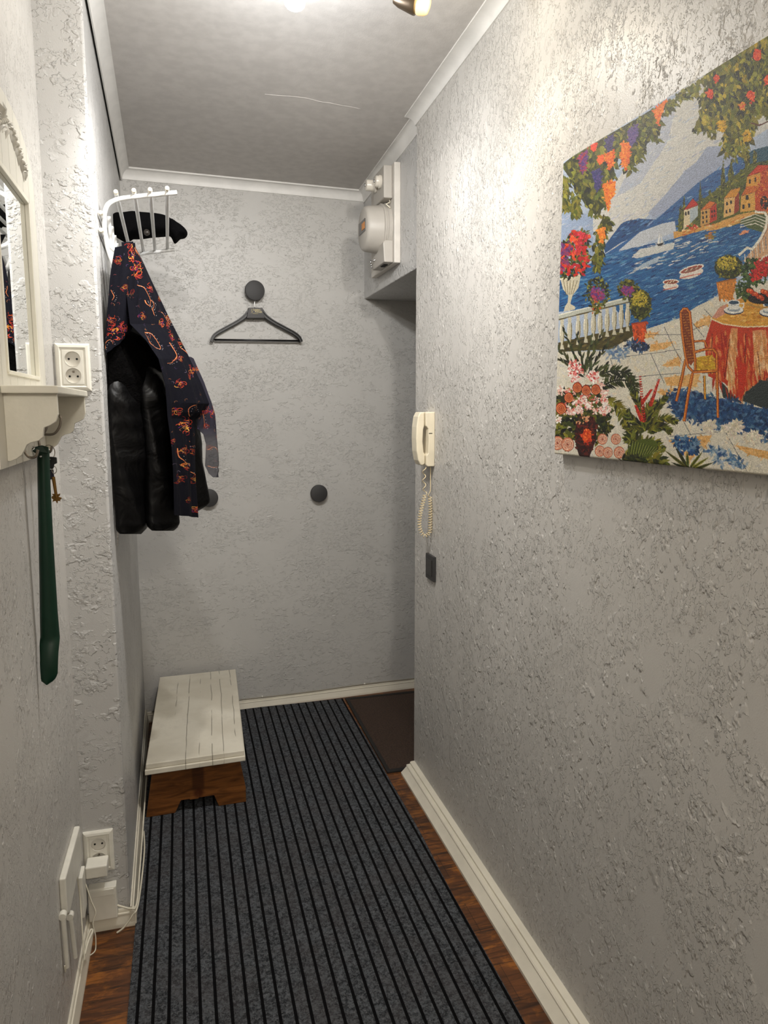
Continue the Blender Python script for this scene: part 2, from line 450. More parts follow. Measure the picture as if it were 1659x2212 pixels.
bm = B(); lathe(bm, [(.014, .0), (.028, -.030), (.032, -.048), (.024, -.070), (0, -.080)], (0.25, -0.95, 2.31), (0, 0, 1), 24); obj('bulb', bm, emis('fill_bulb_white', (1, .94, .84), 12.0), hl, smooth=180)

# ------------------------------------------------------------------ wall knobs and hanger
def back_pt(px, py, off=0.0):
    d = RV * (px - 829.5) - UV * (py - 1106.0) + FV * FPX
    k = BN.dot(Vector((0.68, 3.525, 0)) + BN * off)
    return CAM + d * ((k - BN.dot(CAM)) / BN.dot(d))
knobs = [((551, 627), 0.044, 'dark grey round wall knob that the black hanger hangs from'),
         ((452, 1076), 0.041, 'dark grey round wall knob half covered by the jacket hem'),
         ((690, 1066), 0.041, 'dark grey round wall knob standing alone low on the back wall')]
kp = []
for i, (px, r, lb) in enumerate(knobs):
    c = back_pt(px[0], px[1], 0.045 if i == 0 else 0.03); dep = 0.045 if i == 0 else 0.03
    kp.append(c)
    k = thing('wall_hook', c - BN * dep, lb, 'hook', 'round knobs on the back wall')
    bm = B(); lathe(bm, [(0, 0), (r - .003, 0), (r - .0008, -.001), (r, -.004), (r, -.015), (r - .002, -.017), (0.0, -.017)], c, BN, 48); obj('knob_disc', bm, M_charcoal, k, smooth=35)
    bm = B(); lathe(bm, [(0.016, -.017), (.014, -.022), (.014, -dep + .004), (.018, -dep), ], c, BN, 24); obj('knob_stem', bm, M_charcoal, k, smooth=35)

HO = 0.028
def hp(px, py, off=HO): return back_pt(px, py, off)
hg = thing('coat_hanger', hp(550, 664), 'empty black plastic coat hanger with a gold-lettered plate on the back wall', 'hanger')
bm = B()
c0 = kp[0] - BN * 0.028
hookpts = [hp(550, 667)] + [hp(550, 655)] + [hp(551, 642)]
top = hp(551, 640)
bx = Vector((math.cos(BA), math.sin(BA), 0))
up = Vector((0, 0, 1))
arc = [Vector(c0) + (bx * math.cos(a) + up * math.sin(a)) * 0.018 for a in np.linspace(math.radians(-60), math.radians(200), 16)]
tube(bm, smoothpath([hp(550, 668, HO), hp(550, 650, HO)] + [lerp(hp(550, 650), arc[0], .6)] + arc, 3), 0.0019, 10)
obj('hook', bm, M_chrome, hg, smooth=180)
# arms: swept shoulder with a flange
bm = B()
for sgn, pts in ((-1, [(541, 672), (528, 685), (512, 696), (490, 708), (472, 718), (462, 726), (457, 738)]), (1, [(563, 672), (573, 684), (590, 696), (612, 708), (634, 720), (645, 729), (650, 739)])):
    P = smoothpath([hp(*p) for p in pts], 5)
    n = len(P)
    wds = np.interp(np.linspace(0, 1, n), [0, .12, .3, .8, 1], [.012, .0105, .0085, .008, .0075])
    ring = []
    for i, p in enumerate(P):
        tdir = (P[min(i + 1, n - 1)] - P[max(i - 1, 0)]).normalized()
        nrm = BN.cross(tdir).normalized()
        if nrm.z < 0: nrm = -nrm
        w_ = wds[i]
        cs = [(-w_, -.004), (-w_ * .5, .006), (w_ * .45, .006), (w_ * .5, .014), (w_, .014), (w_, -.012), (w_ * .6, -.012), (w_ * .5, -.004)]
        ring.append([bm.verts.new(p + nrm * a_ + BN * b_) for a_, b_ in cs])
    for i in range(n - 1):
        for k in range(8): bm.faces.new((ring[i][k], ring[i][(k + 1) % 8], ring[i + 1][(k + 1) % 8], ring[i + 1][k]))
    bm.faces.new(ring[0]); bm.faces.new(ring[-1][::-1])
obj('hanger_arms', bm, M_blackplastic, hg, smooth=40)
bm = B(); prism(bm, [hp(*p, off=HO + .016) for p in ((537, 664.5), (567, 665), (572, 687), (533, 687))], -BN * 0.028)
obj('centre_block', bm, plain('hanger_grey_block', (50, 48, 48), 0.5), hg, bevel=0.0015)
bm = B(); tube(bm, [hp(463, 734, HO - .002), hp(646, 736.5, HO - .002)], 0.0048, 12)
obj('trouser_bar', bm, M_blackplastic, hg, smooth=180)
bm = B(); prism(bm, [hp(*p, off=HO + .0172) for p in ((540, 666), (566, 666), (566, 679), (540, 679))], -BN * 0.0012)
pl = obj('label_plate', bm, plain('label_black', (30, 25, 20), 0.4), hg); pl['label'] = 'dark plate with small gold lettering'
def text(s, loc, size, xdir, ydir, m, parent, name='lettering', ext=0.0003):
    cu = bpy.data.curves.new('txt', 'FONT'); cu.body = s; cu.size = size; cu.extrude = ext; cu.align_x = 'LEFT'
    to = bpy.data.objects.new('txt', cu); COL.objects.link(to)
    dg = bpy.context.evaluated_depsgraph_get(); dg.update()
    me = bpy.data.meshes.new_from_object(to.evaluated_get(dg)); bpy.data.objects.remove(to)
    x = Vector(xdir).normalized(); y = Vector(ydir).normalized(); z = x.cross(y)
    me.transform(Matrix.Translation(Vector(loc)) @ Matrix((x, y, z)).transposed().to_4x4())
    me.materials.clear(); me.materials.append(m)
    o = bpy.data.objects.new(name, me); return link(o, parent)
text('Leylass', hp(547, 670.5, HO + .0176), 0.0115, bx, up, M_gold, pl)
text('Klinek', hp(551, 675, HO + .0176), 0.0125, bx, up, M_gold, pl)
bm = B()
tube(bm, smoothpath([hp(*p, off=HO + .0176) for p in ((543, 667), (544.3, 669), (543, 671), (545.5, 673), (543.5, 674.5), (545, 676))], 4), 0.0006, 6)
tube(bm, [hp(546, 677.3, HO + .0176), hp(558, 677.7, HO + .0176)], 0.0006, 6)
obj('emblem', bm, M_gold, pl, smooth=180)

# ------------------------------------------------------------------ electricity meter on its board
mb = thing('electricity_meter', (0.868, 3.1, 2.2), 'grey painted electricity meter with fuse box on a board near the ceiling', 'meter')
bm = B(); box(bm, (0.842, 2.93, 2.022), (0.868, 3.30, 2.402)); o = obj('mounting_board', bm, plain('board_paint', (205, 200, 192), 0.5, grain=.0003), mb, bevel=0.003)
cy, cz = 3.055, 2.172
bm = B(); lathe(bm, [(0.104, 0), (.104, .012), (.098, .016), (.098, .020), (.101, .022), (.101, .028), (.094, .031), (.088, .085), (.084, .094), (.076, .099), (0, .100)], (0.842, cy, cz), (-1, 0, 0), 56)
o = obj('meter_case', bm, M_greyenamel, mb, smooth=35)
M_glow = plain('meter_window_dark', (40, 34, 28), 0.2)
bm = B(); box(bm, (0.7405, cy - .052, cz - .018), (0.7440, cy + .052, cz + .030)); wn = obj('window', bm, M_glow, o); wn['label'] = 'dark glazed reading window'
bm = B(); box(bm, (0.7395, cy - .046, cz - .008), (0.7410, cy + .0, cz + .018)); obj('dial_plate', bm, plain('dial_orange', (216, 138, 52), 0.4), wn)
for s in (-1, 1):
    bm = B(); box(bm, (0.815, cy - .012 + s * .0, cz + .098 * s - .008), (0.833, cy + .012, cz + .098 * s + .010)); obj('sealing_lug', bm, M_greyenamel, mb, bevel=0.003)
bm = B(); prism(bm, [(0.842, 2.945, 2.11), (0.842, 2.945, 2.025), (0.805, 2.945, 2.025), (0.800, 2.945, 2.10), (0.81, 2.945, 2.11)], (0, 0.19, 0))
tc = obj('terminal_cover', bm, M_greyenamel, mb, bevel=0.004)
bm = B(); box(bm, (0.815, 2.99, 2.022), (0.832, 3.04, 2.0255)); obj('cable_entry', bm, M_dark, tc)
bm = B(); tube(bm, [(0.835, cy + .02, cz - .10), (0.800, cy + .03, cz - .115), (0.785, cy + .035, cz - .118)], .004, 8)
for k in range(3): lathe(bm, [(0, -.005), (.005, -.003), (.006, 0), (.004, .004), (0, .005)], (0.786 + .002 * k, cy + .036, cz - .122 - .010 * k), (0, 0, 1), 10)
obj('lead_seal', bm, M_chrome, mb, smooth=180)
bm = B(); tube(bm, [(0.838, 2.985, 2.262), (0.838, 2.985, 2.29)], .0022, 8); tube(bm, [(0.838, 2.975, 2.262), (0.820, 2.972, 2.252), (0.836, 2.968, 2.238)], .003, 8); obj('sealing_wire', bm, M_cable, mb, smooth=180)
bm = B(); box(bm, (0.806, 2.955, 2.272), (0.842, 3.12, 2.396)); fb = obj('fuse_box', bm, M_greyenamel, mb, bevel=0.005, segs=3)
for fy, fz, L_ in ((3.005, 2.345, .022), (3.065, 2.345, .045)):
    bm = B(); lathe(bm, [(0, 0), (.025, 0), (.026, .006), (.022, .010), (.022, L_ - .004), (.020, L_), (0.012, L_ + .002), (0, L_ + .002)], (0.806, fy, fz), (-1, 0, 0), 28)
    f_ = obj('fuse_cap', bm, plain('porcelain', (214, 208, 196), 0.25), fb, smooth=40)
    bm = B(); lathe(bm, [(0, 0), (.006, 0), (.005, .005), (0, .006)], (0.806 - L_ - .002, fy, fz), (-1, 0, 0), 12); obj('contact_button', bm, M_chrome, f_, smooth=180)

# ------------------------------------------------------------------ door phone
dp = thing('door_phone', (XR, 2.5, 1.25), 'cream wall door phone with handset and coiled cord by the wall corner', 'intercom')
y0, y1 = 2.455, 2.545
bm = B()
prism(bm, [(XR, y0, 1.247), (XR - .026, y0, 1.247), (XR - .030, y0, 1.252), (XR - .030, y0, 1.285), (XR - .024, y0, 1.293), (XR - .0225, y0, 1.335), (XR - .024, y0, 1.378), (XR - .032, y0, 1.388), (XR - .034, y0, 1.435), (XR, y0, 1.437)], (0, y1 - y0, 0))
o = obj('phone_base', bm, M_cream, dp, bevel=0.003, segs=3)
bm = B(); box(bm, (XR - .022, y0 - .001, 1.362), (XR - .010, y0 + .004, 1.364)); obj('call_slot', bm, M_dark, o)
bm = B()
outer = [(XR - .034, 1.436), (XR - .050, 1.436), (XR - .058, 1.420), (XR - .063, 1.385), (XR - .064, 1.345), (XR - .062, 1.30), (XR - .056, 1.268), (XR - .048, 1.252), (XR - .040, 1.250), (XR - .031, 1.256)]
inner = [(XR - .031, 1.289), (XR - .036, 1.296), (XR - .040, 1.335), (XR - .038, 1.375), (XR - .034, 1.388)]
prism(bm, [(x, y0 + .012, z) for x, z in outer + inner], (0, .058, 0))
hs = obj('handset', bm, M_cream, dp, bevel=0.005, segs=3)
# coiled cord
def coil(path, turns, rad, wire, bm):
    P = smoothpath(path, 24); n = len(P)
    seg = [0]
    for i in range(1, n): seg.append(seg[-1] + (P[i] - P[i - 1]).length)
    tot = seg[-1]; out = []
    m = int(turns * 14)
    for j in range(m + 1):
        s_ = j / m * tot
        i = min(int(np.searchsorted(seg, s_)), n - 1); i = max(i, 1)
        f = (s_ - seg[i - 1]) / max(seg[i] - seg[i - 1], 1e-9)
        p = P[i - 1].lerp(P[i], f); tt = (P[i] - P[i - 1]).normalized()
        u = tt.cross(Vector((0, 1, 0))).normalized(); v_ = tt.cross(u)
        a = j / 14 * 2 * PI
        out.append(p + (u * math.cos(a) + v_ * math.sin(a)) * rad)
    return out
cyy = 2.475
def cp(px, py): 
    q = at(px, py, cyy); q.x = min(q.x, XR - .008); return q
c1 = coil([cp(917, 1009), cp(916, 1030), cp(917, 1055), cp(919, 1068)], 3.2, .0055, .001, bm)
c2 = coil([cp(918, 1068), cp(914, 1085), cp(908, 1110), cp(906, 1135), cp(911, 1153), cp(919, 1158), cp(928, 1150), cp(933, 1130), cp(932, 1100), cp(928, 1072)], 33, .0062, .001, bm)
bm = B(); tube(bm, c1 + c2 + smoothpath([cp(927, 1066), cp(933, 1058), cp(934, 1040), cp(934.5, 1008)], 6), .0015, 7)
obj('coiled_cord', bm, plain('cord_ivory', (226, 208, 168), 0.4), dp, smooth=180)

# ------------------------------------------------------------------ dark light switch
sw = thing('light_switch', (XR, 2.47, .88), 'dark grey square light switch below the door phone', 'light switch')
bm = B(); box(bm, (XR - .010, 2.43, .838), (XR, 2.518, .928)); obj('switch_plate', bm, M_charcoal, sw, bevel=0.0015)
bm = B(); box(bm, (XR - .0130, 2.447, .854), (XR - .009, 2.501, .912)); obj('rocker', bm, plain('rocker_dark', (44, 43, 42), 0.45), sw, bevel=0.002)

# ------------------------------------------------------------------ sockets on the step face
def socket(z0, z1, x0, x1, label, seed):
    s = thing('double_socket', ((x0 + x1) / 2, YS, z0), label, 'power socket', 'white double sockets on the narrow wall')
    w_ = x1 - x0; h_ = z1 - z0
    bm = B()
    rings = []
    for ins, d_ in ((0, 0), (0, -.006), (.004, -.009), (.010, -.0105), (.013, -.0075), (.016, -.0075), (.017, -.009)):
        rings.append([bm.verts.new((x, YS + d_, z)) for x, z in ((x0 + ins, z0 + ins), (x1 - ins, z0 + ins), (x1 - ins, z1 - ins), (x0 + ins, z1 - ins))])
    for i in range(len(rings) - 1):
        for k in range(4): bm.faces.new((rings[i][k], rings[i][(k + 1) % 4], rings[i + 1][(k + 1) % 4], rings[i + 1][k]))
    bm.faces.new(rings[0])
    ix0, ix1, iz0, iz1 = x0 + .017, x1 - .017, z0 + .017, z1 - .017; zm = (z0 + z1) / 2
    for sg, za_, zb_ in ((1, zm, iz1), (-1, iz0, zm)):
        cx_, cz_ = (x0 + x1) / 2, zm + sg * h_ * .175
        angs = sorted([2 * PI * k / 40 for k in range(40)] + [math.atan2(zz - cz_, xx_ - cx_) % (2 * PI) for xx_ in (ix0, ix1) for zz in (za_, zb_)])
        ci, ri = [], []
        for an in angs:
            ca, sa = math.cos(an), math.sin(an)
            tt = min([q for q in ((((ix1 if ca > 0 else ix0) - cx_) / ca) if abs(ca) > 1e-6 else 9, (((zb_ if sa > 0 else za_) - cz_) / sa) if abs(sa) > 1e-6 else 9) if q > 0])
            rr_ = min(.0186, tt * .98)
            ci.append(bm.verts.new((cx_ + rr_ * ca, YS - .009, cz_ + rr_ * sa))); ri.append(bm.verts.new((cx_ + tt * ca, YS - .009, cz_ + tt * sa)))
        for k in range(len(angs)): bm.faces.new((ci[k], ci[(k + 1) % len(angs)], ri[(k + 1) % len(angs)], ri[k]))
    obj('socket_frame', bm, M_whiteplastic, s, bevel=0.0008)
    for k, (cz_, earth) in enumerate((((z0 + z1) / 2 + h_ * .175, False), ((z0 + z1) / 2 - h_ * .175, True))):
        cx = (x0 + x1) / 2
        bm = B(); lathe(bm, [(0, -.0062), (.0180, -.0060), (.0184, .0004), (.0198, .0004), (.0198, -.0005)], (cx, YS - .0090, cz_), (0, -1, 0), 40, False)
        well = obj('socket_well', bm, plain('well_white', (214, 210, 200), 0.4), s, smooth=35)
        for sx_ in (-1, 1):
            bm = B(); lathe(bm, [(0, -.001), (.0026, -.001), (.0026, .0006), (0, .0006)], (cx + sx_ * .0095, YS - .0034, cz_ - (.002 if earth else 0)), (0, -1, 0), 14); obj('pin_hole', bm, M_dark, well, smooth=40)
        if earth:
            bm = B(); lathe(bm, [(0, -.001), (.0026, -.001), (.0026, .006), (.0012, .008), (0, .008)], (cx, YS - .0034, cz_ + .010), (0, -1, 0), 14); obj('earth_pin', bm, M_steel, well, smooth=40)
    return s
socket(1.494, 1.612, -0.2975, -0.2155, 'white double power socket above the end of the mirror shelf', 1)
socket(0.176, 0.296, -0.3025, -0.2245, 'white double power socket low down with an adapter plugged in', 2)

ad = thing('power_adapter', (-.265, YS, .21), 'white power adapter plugged into the low wall socket', 'adapter')
bm = B(); box(bm, (-.294, 1.985, .192), (-.238, 2.036, .226)); obj('adapter_body', bm, M_whiteplastic, ad, bevel=0.004, segs=3)
bm = B(); tube(bm, smoothpath([at(178, 1893, 1.99), at(187, 1915, 1.98), at(197, 1945, 1.97), at(207, 1970, 1.96), at(203, 1985, 1.955), at(201, 1998, 1.95), at(206, 2020, 1.945), at(207, 2045, 1.94), at(204, 2056, 1.93), at(194, 2064, 1.92)], 6), .0016, 8)
obj('adapter_cable', bm, M_cable, ad, smooth=180)
jb = thing('junction_box', (-.265, YS, .04), 'white telephone junction box under the low wall socket', 'junction box')
bm = B(); box(bm, (-.296, 2.016, .044), (-.2215, YS, .140)); obj('box_cover', bm, M_whiteplastic, jb, bevel=0.003)
bm = B(); box(bm, (-.290, 2.013, .118), (-.2275, 2.017, .136)); obj('cover_ledge', bm, M_whiteplastic, jb, bevel=0.001)
bm = B(); box(bm, (XL, 1.93, .12), (XL + .010, 1.985, .235)); jc = obj('wall_junction_cover', bm, M_whiteplastic, bevel=0.002)
tag(jc, 'narrow white cover plate on the wall behind the router', 'cover plate')
cb = thing('loose_cable', (-.2, 2.03, .06), 'grey-white cable running down the alcove baseboard to the junction box', 'cable')
bm = B()
tube(bm, smoothpath([(-.222, 2.027, .075), (-.205, 2.024, .068), (-.186, 2.022, .062), (-.172, 2.04, .060), (-.171, 2.2, .064), (-.173, 2.5, .066), (-.176, 2.8, .066)], 8), .0028, 8)
tube(bm, smoothpath([(-.175, 2.5, .012), (-.166, 2.35, .03), (-.166, 2.15, .045), (-.170, 2.03, .055), (-.182, 2.015, .045), (-.205, 2.012, .016), (-.225, 2.010, .004)], 8), .0026, 8)
obj('wire', bm, M_cable, cb, smooth=180)

# ------------------------------------------------------------------ router on the left wall
rt = thing('wifi_router', (XL, 1.79, .35), 'white flat router on the left wall with antennas folded down', 'router')
bm = B()
prism(bm, [(XL, 1.668, .405), (XL, 1.912, .392), (XL, 1.912, .306), (XL, 1.69, .300), (XL, 1.668, .318)], (0.015, 0, 0))
obj('router_case', bm, M_whiteplastic, rt, bevel=0.004, segs=3)
for k, (a_, b_, yy, yb_) in enumerate(((( 130, 1978), (141, 2090), 1.652, 1.66), ((149, 1978), (163, 2068), 1.74, 1.75))):
    p = at(*a_, yy); q = at(*b_, yb_)
    for v_ in (p, q): v_.x = max(v_.x, XL + .007)
    bm = B(); tube(bm, [p, lerp(p, q, .12), q], [.0068, .0056, .0050], 14); an = obj('antenna', bm, M_whiteplastic, rt, smooth=60)
    bm = B(); lathe(bm, [(0, -.009), (.008, -.008), (.009, 0), (.008, .008), (0, .009)], p, (0, 1, 0), 16); obj('hinge', bm, M_whiteplastic, an, smooth=60)
bm = B()
P0 = [at(141, 2092, 1.66), at(137, 2100, 1.655), at(134, 2092, 1.65), at(138, 2086, 1.65)]
for v_ in P0: v_.x = max(v_.x, XL + .004)
tube(bm, smoothpath(P0, 6), .0018, 8)
obj('hanging_eyelet', bm, M_cable, rt, smooth=180); bm = B()
lp = [at(165, 2063, 1.84), at(180, 2035, 1.87), at(195, 2010, 1.89), at(200, 2012, 1.89), at(190, 2035, 1.86), at(168, 2066, 1.83), at(165, 2063, 1.83)]
for v_ in lp: v_.x = max(v_.x, XL + .019)
tube(bm, smoothpath(lp, 5), .0030, 8)
obj('folded_cable', bm, M_cable, rt, smooth=180); bm = B()
tube(bm, smoothpath([(XL + .006, 1.86, .305), (XL + .009, 1.88, .22), (XL + .016, 1.84, .12), (XL + .02, 1.82, .08)], 6), .002, 8)
obj('router_cable', bm, M_cable, rt, smooth=180)

# ------------------------------------------------------------------ step stool
M_pine = NT('stained_pine'); t = M_pine
v = t.coords((1.5, 1.5, 9)); g = t.noise(v, 6, 5, 1.2)
c = t.mix(t.step(g, .3, .7), lin((88, 52, 22)), lin((132, 82, 38)))
v2 = t.coords((1, 1, 1), (0, 0, 0)); sx = t.n('ShaderNodeSeparateXYZ'); t.l(v2, sx.inputs[0])
dx = t.math('ABSOLUTE', t.math('SUBTRACT', sx.outputs[0], 0.012), 0)
streak = t.math('MULTIPLY', t.step(dx, .016, .026, 1, 0), t.step(sx.outputs[2], .07, .10))
dz = t.math('SUBTRACT', sx.outputs[2], .072); r2 = t.math('SQRT', t.math('ADD', t.math('MULTIPLY', dx, dx), t.math('MULTIPLY', dz, dz)), 0)
knot = t.step(r2, .010, .024, 1, 0)
c = t.mix(t.math('MULTIPLY', streak, .75), c, lin((62, 32, 14))); c = t.mix(t.math('MULTIPLY', knot, .8), c, lin((66, 26, 8)))
t.color(c); t.b.inputs['Roughness'].default_value = 0.4; t.normal(t.bump(g, .0005))
M_pine = t.m
t = NT('chipped_white_paint'); v = t.coords((1, 1, 1)); sx = t.n('ShaderNodeSeparateXYZ'); t.l(v, sx.inputs[0])
crack = None
wob = t.math('MULTIPLY', t.math('SUBTRACT', t.noise(t.coords((1, 2, 1)), 3, 2), .5), .012)
xx = t.math('ADD', t.math('SUBTRACT', sx.outputs[0], t.math('MULTIPLY', sx.outputs[1], .030)), wob)
for x0, br_ in ((-.155, .5), (-.105, .8), (-.058, .30), (-.012, .7), (.028, 1.0), (.075, .55), (.115, .25)):
    d_ = t.math('ABSOLUTE', t.math('SUBTRACT', xx, x0), 0)
    ln = t.math('MULTIPLY', t.step(d_, .0005, .0017, 1, 0), t.step(t.noise(t.coords((4, 2.2, 1)), 3 + x0 * 3, 2), .62 - .25 * br_, .70 - .25 * br_))
    crack = ln if crack is None else t.math('MAXIMUM', crack, ln)
w0 = t.mix(t.step(t.noise(v, 7, 3), .35, .65), lin((212, 205, 188)), lin((226, 220, 204)))
w0 = t.mix(t.math('MULTIPLY', t.step(t.noise(v, 14, 4), .55, .72), .25), w0, lin((186, 178, 164)))
t.color(t.mix(t.math('MULTIPLY', crack, .34), w0, lin((66, 56, 44)))); t.b.inputs['Roughness'].default_value = 0.5
t.normal(t.bump(t.math('ADD', t.noise(v, 60, 4), t.math('MULTIPLY', crack, -3)), .0008))
M_stooltop = t.m
st = thing('step_stool', (0.01, 2.95, 0), 'low wooden step stool with cracked white top and stained legs', 'stool')
bm = B()
prism(bm, [(-.162, 2.558, .207), (.176, 2.575, .207), (.207, 3.440, .207), (-.137, 3.425, .207)], (0, 0, .019))
prism(bm, [(-.166, 2.551, .188), (.180, 2.568, .188), (.209, 3.443, .188), (-.140, 3.430, .188)], (0, 0, .0185))
obj('seat', bm, M_stooltop, st, bevel=0.0025)
for y_, nm in ((2.598, 0), (3.33, 1)):
    dx_ = 0.0 if nm == 0 else .024
    F0 = [(-.172, 0), (-.142, .188), (.158, .188), (.166, .150), (.181, .058), (.181, 0), (.082, 0), (.066, .046), (-.050, .046), (-.072, 0)]
    bm = B(); prism(bm, [(x + dx_, y_ + .014 * (x + .17) / .35 + z * (-.06 if nm == 0 else .06), z + .0065) for x, z in F0], (0, .022, 0))
    o = obj('leg_panel', bm, M_pine, st, bevel=0.002)
bm = B(); box(bm, (-.02, 2.60, .05), (.012, 3.34, .15)); obj('stretcher', bm, M_pine, st, bevel=0.002)
# ------------------------------------------------------------------ mirror with key shelf
mi = thing('mirror_shelf', (XL, 1.56, 1.5), 'white arched planked wall mirror with a bracketed key shelf below', 'mirror')
YA, YB_ = 1.32, 1.80; YC = 1.56; XB = -0.284
def ztop(y):
    u = min(1.0, abs(y - YC) / (YB_ - YC))
    return 1.912 + 0.100 * math.sqrt(max(0.0, 1 - u ** 2.0)) + (0.0)
# front boards as a planked panel with a rectangular mirror opening (y 1.42..1.70, z 1.512..1.872)
MY0, MY1, MZ0, MZ1 = 1.420, 1.718, 1.512, 1.868
t = NT('planked_white'); v = t.coords(); sx = t.n('ShaderNodeSeparateXYZ'); t.l(v, sx.inputs[0])
fr = t.math('FRACT', t.math('DIVIDE', t.math('SUBTRACT', sx.outputs[1], 1.32), 0.06), 0.0)
gv = t.step(t.math('ABSOLUTE', t.math('SUBTRACT', fr, .5), 0), .44, .49)
t.color(t.mix(t.math('MULTIPLY', gv, .15), lin((216, 212, 200)), lin((228, 226, 216)))); t.normal(t.bump(gv, .0025)); t.b.inputs['Roughness'].default_value = .4
M_plank = t.m
bm = B()
ysn = sorted(set([YA, YB_, MY0, MY1] + [round(y, 4) for y in np.linspace(YA, YB_, 33)]))
XW = XL + .001
def col(y): return (1.352 if True else 0, ztop(y))
def quadbox(y0_, y1_, zl0, zl1, zh0, zh1):
    V = [bm.verts.new(p) for p in ((XB, y0_, zl0), (XB, y1_, zl1), (XB, y1_, zh1), (XB, y0_, zh0), (XW, y0_, zl0), (XW, y1_, zl1), (XW, y1_, zh1), (XW, y0_, zh0))]
    for f in ((0, 1, 2, 3), (7, 6, 5, 4), (0, 3, 7, 4), (1, 5, 6, 2), (3, 2, 6, 7), (0, 4, 5, 1)): bm.faces.new([V[i] for i in f])
for i in range(len(ysn) - 1):
    a_, b_ = ysn[i], ysn[i + 1]
    if a_ >= MY0 - 1e-6 and b_ <= MY1 + 1e-6:
        quadbox(a_, b_, 1.352, 1.352, MZ0, MZ0); quadbox(a_, b_, MZ1, MZ1, ztop(a_), ztop(b_))
    else: quadbox(a_, b_, 1.352, 1.352, ztop(a_), ztop(b_))
bmesh.ops.remove_doubles(bm, verts=bm.verts[:], dist=1e-5)
inner_f = {}
for f in bm.faces[:]:
    key = tuple(sorted(v_.index for v_ in f.verts)) if False else tuple(sorted((round(v_.co.x, 4), round(v_.co.y, 4), round(v_.co.z, 4)) for v_ in f.verts))
    inner_f.setdefault(key, []).append(f)
for k_, fs in inner_f.items():
    if len(fs) > 1: bmesh.ops.delete(bm, geom=fs, context='FACES_ONLY')
obj('backboard', bm, M_plank, mi)
t = NT('mirror_glass'); t.b.inputs['Metallic'].default_value = 1.0; t.b.inputs['Roughness'].default_value = 0.01; t.b.inputs['Base Color'].default_value = (.86, .88, .87, 1)
bm = B(); box(bm, (-.2985, MY0 - .004, MZ0 - .004), (-.2895, MY1 + .004, MZ1 + .004)); g_ = obj('mirror_glass', bm, t.m, mi); g_['label'] = 'mirror glass'
bm = B()
for a, b in (((-.2895, MY0, MZ1 - .006), (-.281, MY1, MZ1 + .004)), ((-.2895, MY1 - .005, MZ0), (-.281, MY1 + .003, MZ1)), ((-.2895, MY0 - .003, MZ0), (-.281, MY0 + .005, MZ1)), ((-.2895, MY0, MZ0 - .003), (-.281, MY1, MZ0 + .004))): box(bm, a, b)
obj('mirror_frame', bm, M_whitewood, mi, bevel=0.001)
# shelf
bm = B(); box(bm, (XB, 1.355, 1.475), (-.196, 1.768, 1.488)); obj('shelf_board', bm, M_whitewood, mi, bevel=0.002)
def bracket(y_):
    o_ = [(0, 1.475), (.083, 1.475), (.083, 1.440), (.079, 1.428), (.070, 1.422), (.060, 1.418), (.0585, 1.412), (.057, 1.402), (.050, 1.396), (.038, 1.393), (.031, 1.389), (.027, 1.381), (.022, 1.372), (.014, 1.366), (.005, 1.362), (0, 1.362)]
    bm = B(); P = [o_[0]] + o_[1:]
    prism(bm, [(XB + x, y_, z) for x, z in P], (0, .012, 0)); obj('bracket', bm, M_whitewood, mi, bevel=0.001)
bracket(1.372); bracket(1.752)
# hooks
def dhook(y_):
    bm = B()
    tube(bm, smoothpath([(XB, y_, 1.405), (XB + .010, y_, 1.398), (XB + .030, y_ + .001, 1.398), (XB + .042, y_, 1.412), (XB + .046, y_, 1.430), (XB + .040, y_, 1.438)], 6), .0026, 10)
    tube(bm, smoothpath([(XB, y_, 1.392), (XB + .004, y_, 1.370), (XB + .012, y_, 1.360), (XB + .022, y_, 1.362), (XB + .026, y_, 1.374)], 6), .0026, 10)
    lathe(bm, [(0, 0), (.009, 0), (.009, .002), (.006, .003), (0, .003)], (XB, y_, 1.402), (1, 0, 0), 16)
    return obj('key_hook', bm, M_steel, mi, smooth=60)
dhook(1.66); dhook(1.50)
# carved garland
rnd = random.Random(5)
bm = B()
def leaf3(c, ang, L_, W_, th):
    u = Vector((0, math.cos(ang), math.sin(ang))); n_ = Vector((0, -math.sin(ang), math.cos(ang)))
    pts = [(0, 0), (.3, .45), (.6, .5), (1, 0), (.6, -.5), (.3, -.45)]
    base = [bm.verts.new(Vector(c) + u * (L_ * a) + n_ * (W_ * b)) for a, b in pts]
    ctr = bm.verts.new(Vector(c) + u * (L_ * .5) + Vector((th, 0, 0)))
    for i in range(6): bm.faces.new((base[i], base[(i + 1) % 6], ctr))
for sgn in (-1, 1):
    for k in range(26):
        u_ = k / 25
        y_ = YC + sgn * (.004 + .135 * u_); z_ = 1.966 - .034 * u_ - .012 * u_ * u_
        for _ in range(2):
            a_ = (0 if sgn > 0 else PI) + rnd.uniform(-1.0, 1.0) - sgn * .25
            leaf3((XB + .0003, y_ + rnd.uniform(-.006, .006), z_ + rnd.uniform(-.008, .008)), a_, rnd.uniform(.018, .034), rnd.uniform(.007, .013), rnd.uniform(.004, .009))
    for k in range(7):
        c_ = Vector((XB + .004, YC + sgn * (.03 + .015 * k), 1.958 - .006 * k)); lathe(bm, [(0, -.005), (.0048, -.002), (.005, .001), (.0025, .005), (0, .0055)], c_, (1, 0, 0), 8)
obj('carved_garland', bm, plain('garland_grey_white', (196, 192, 182), 0.5), mi, smooth=40)

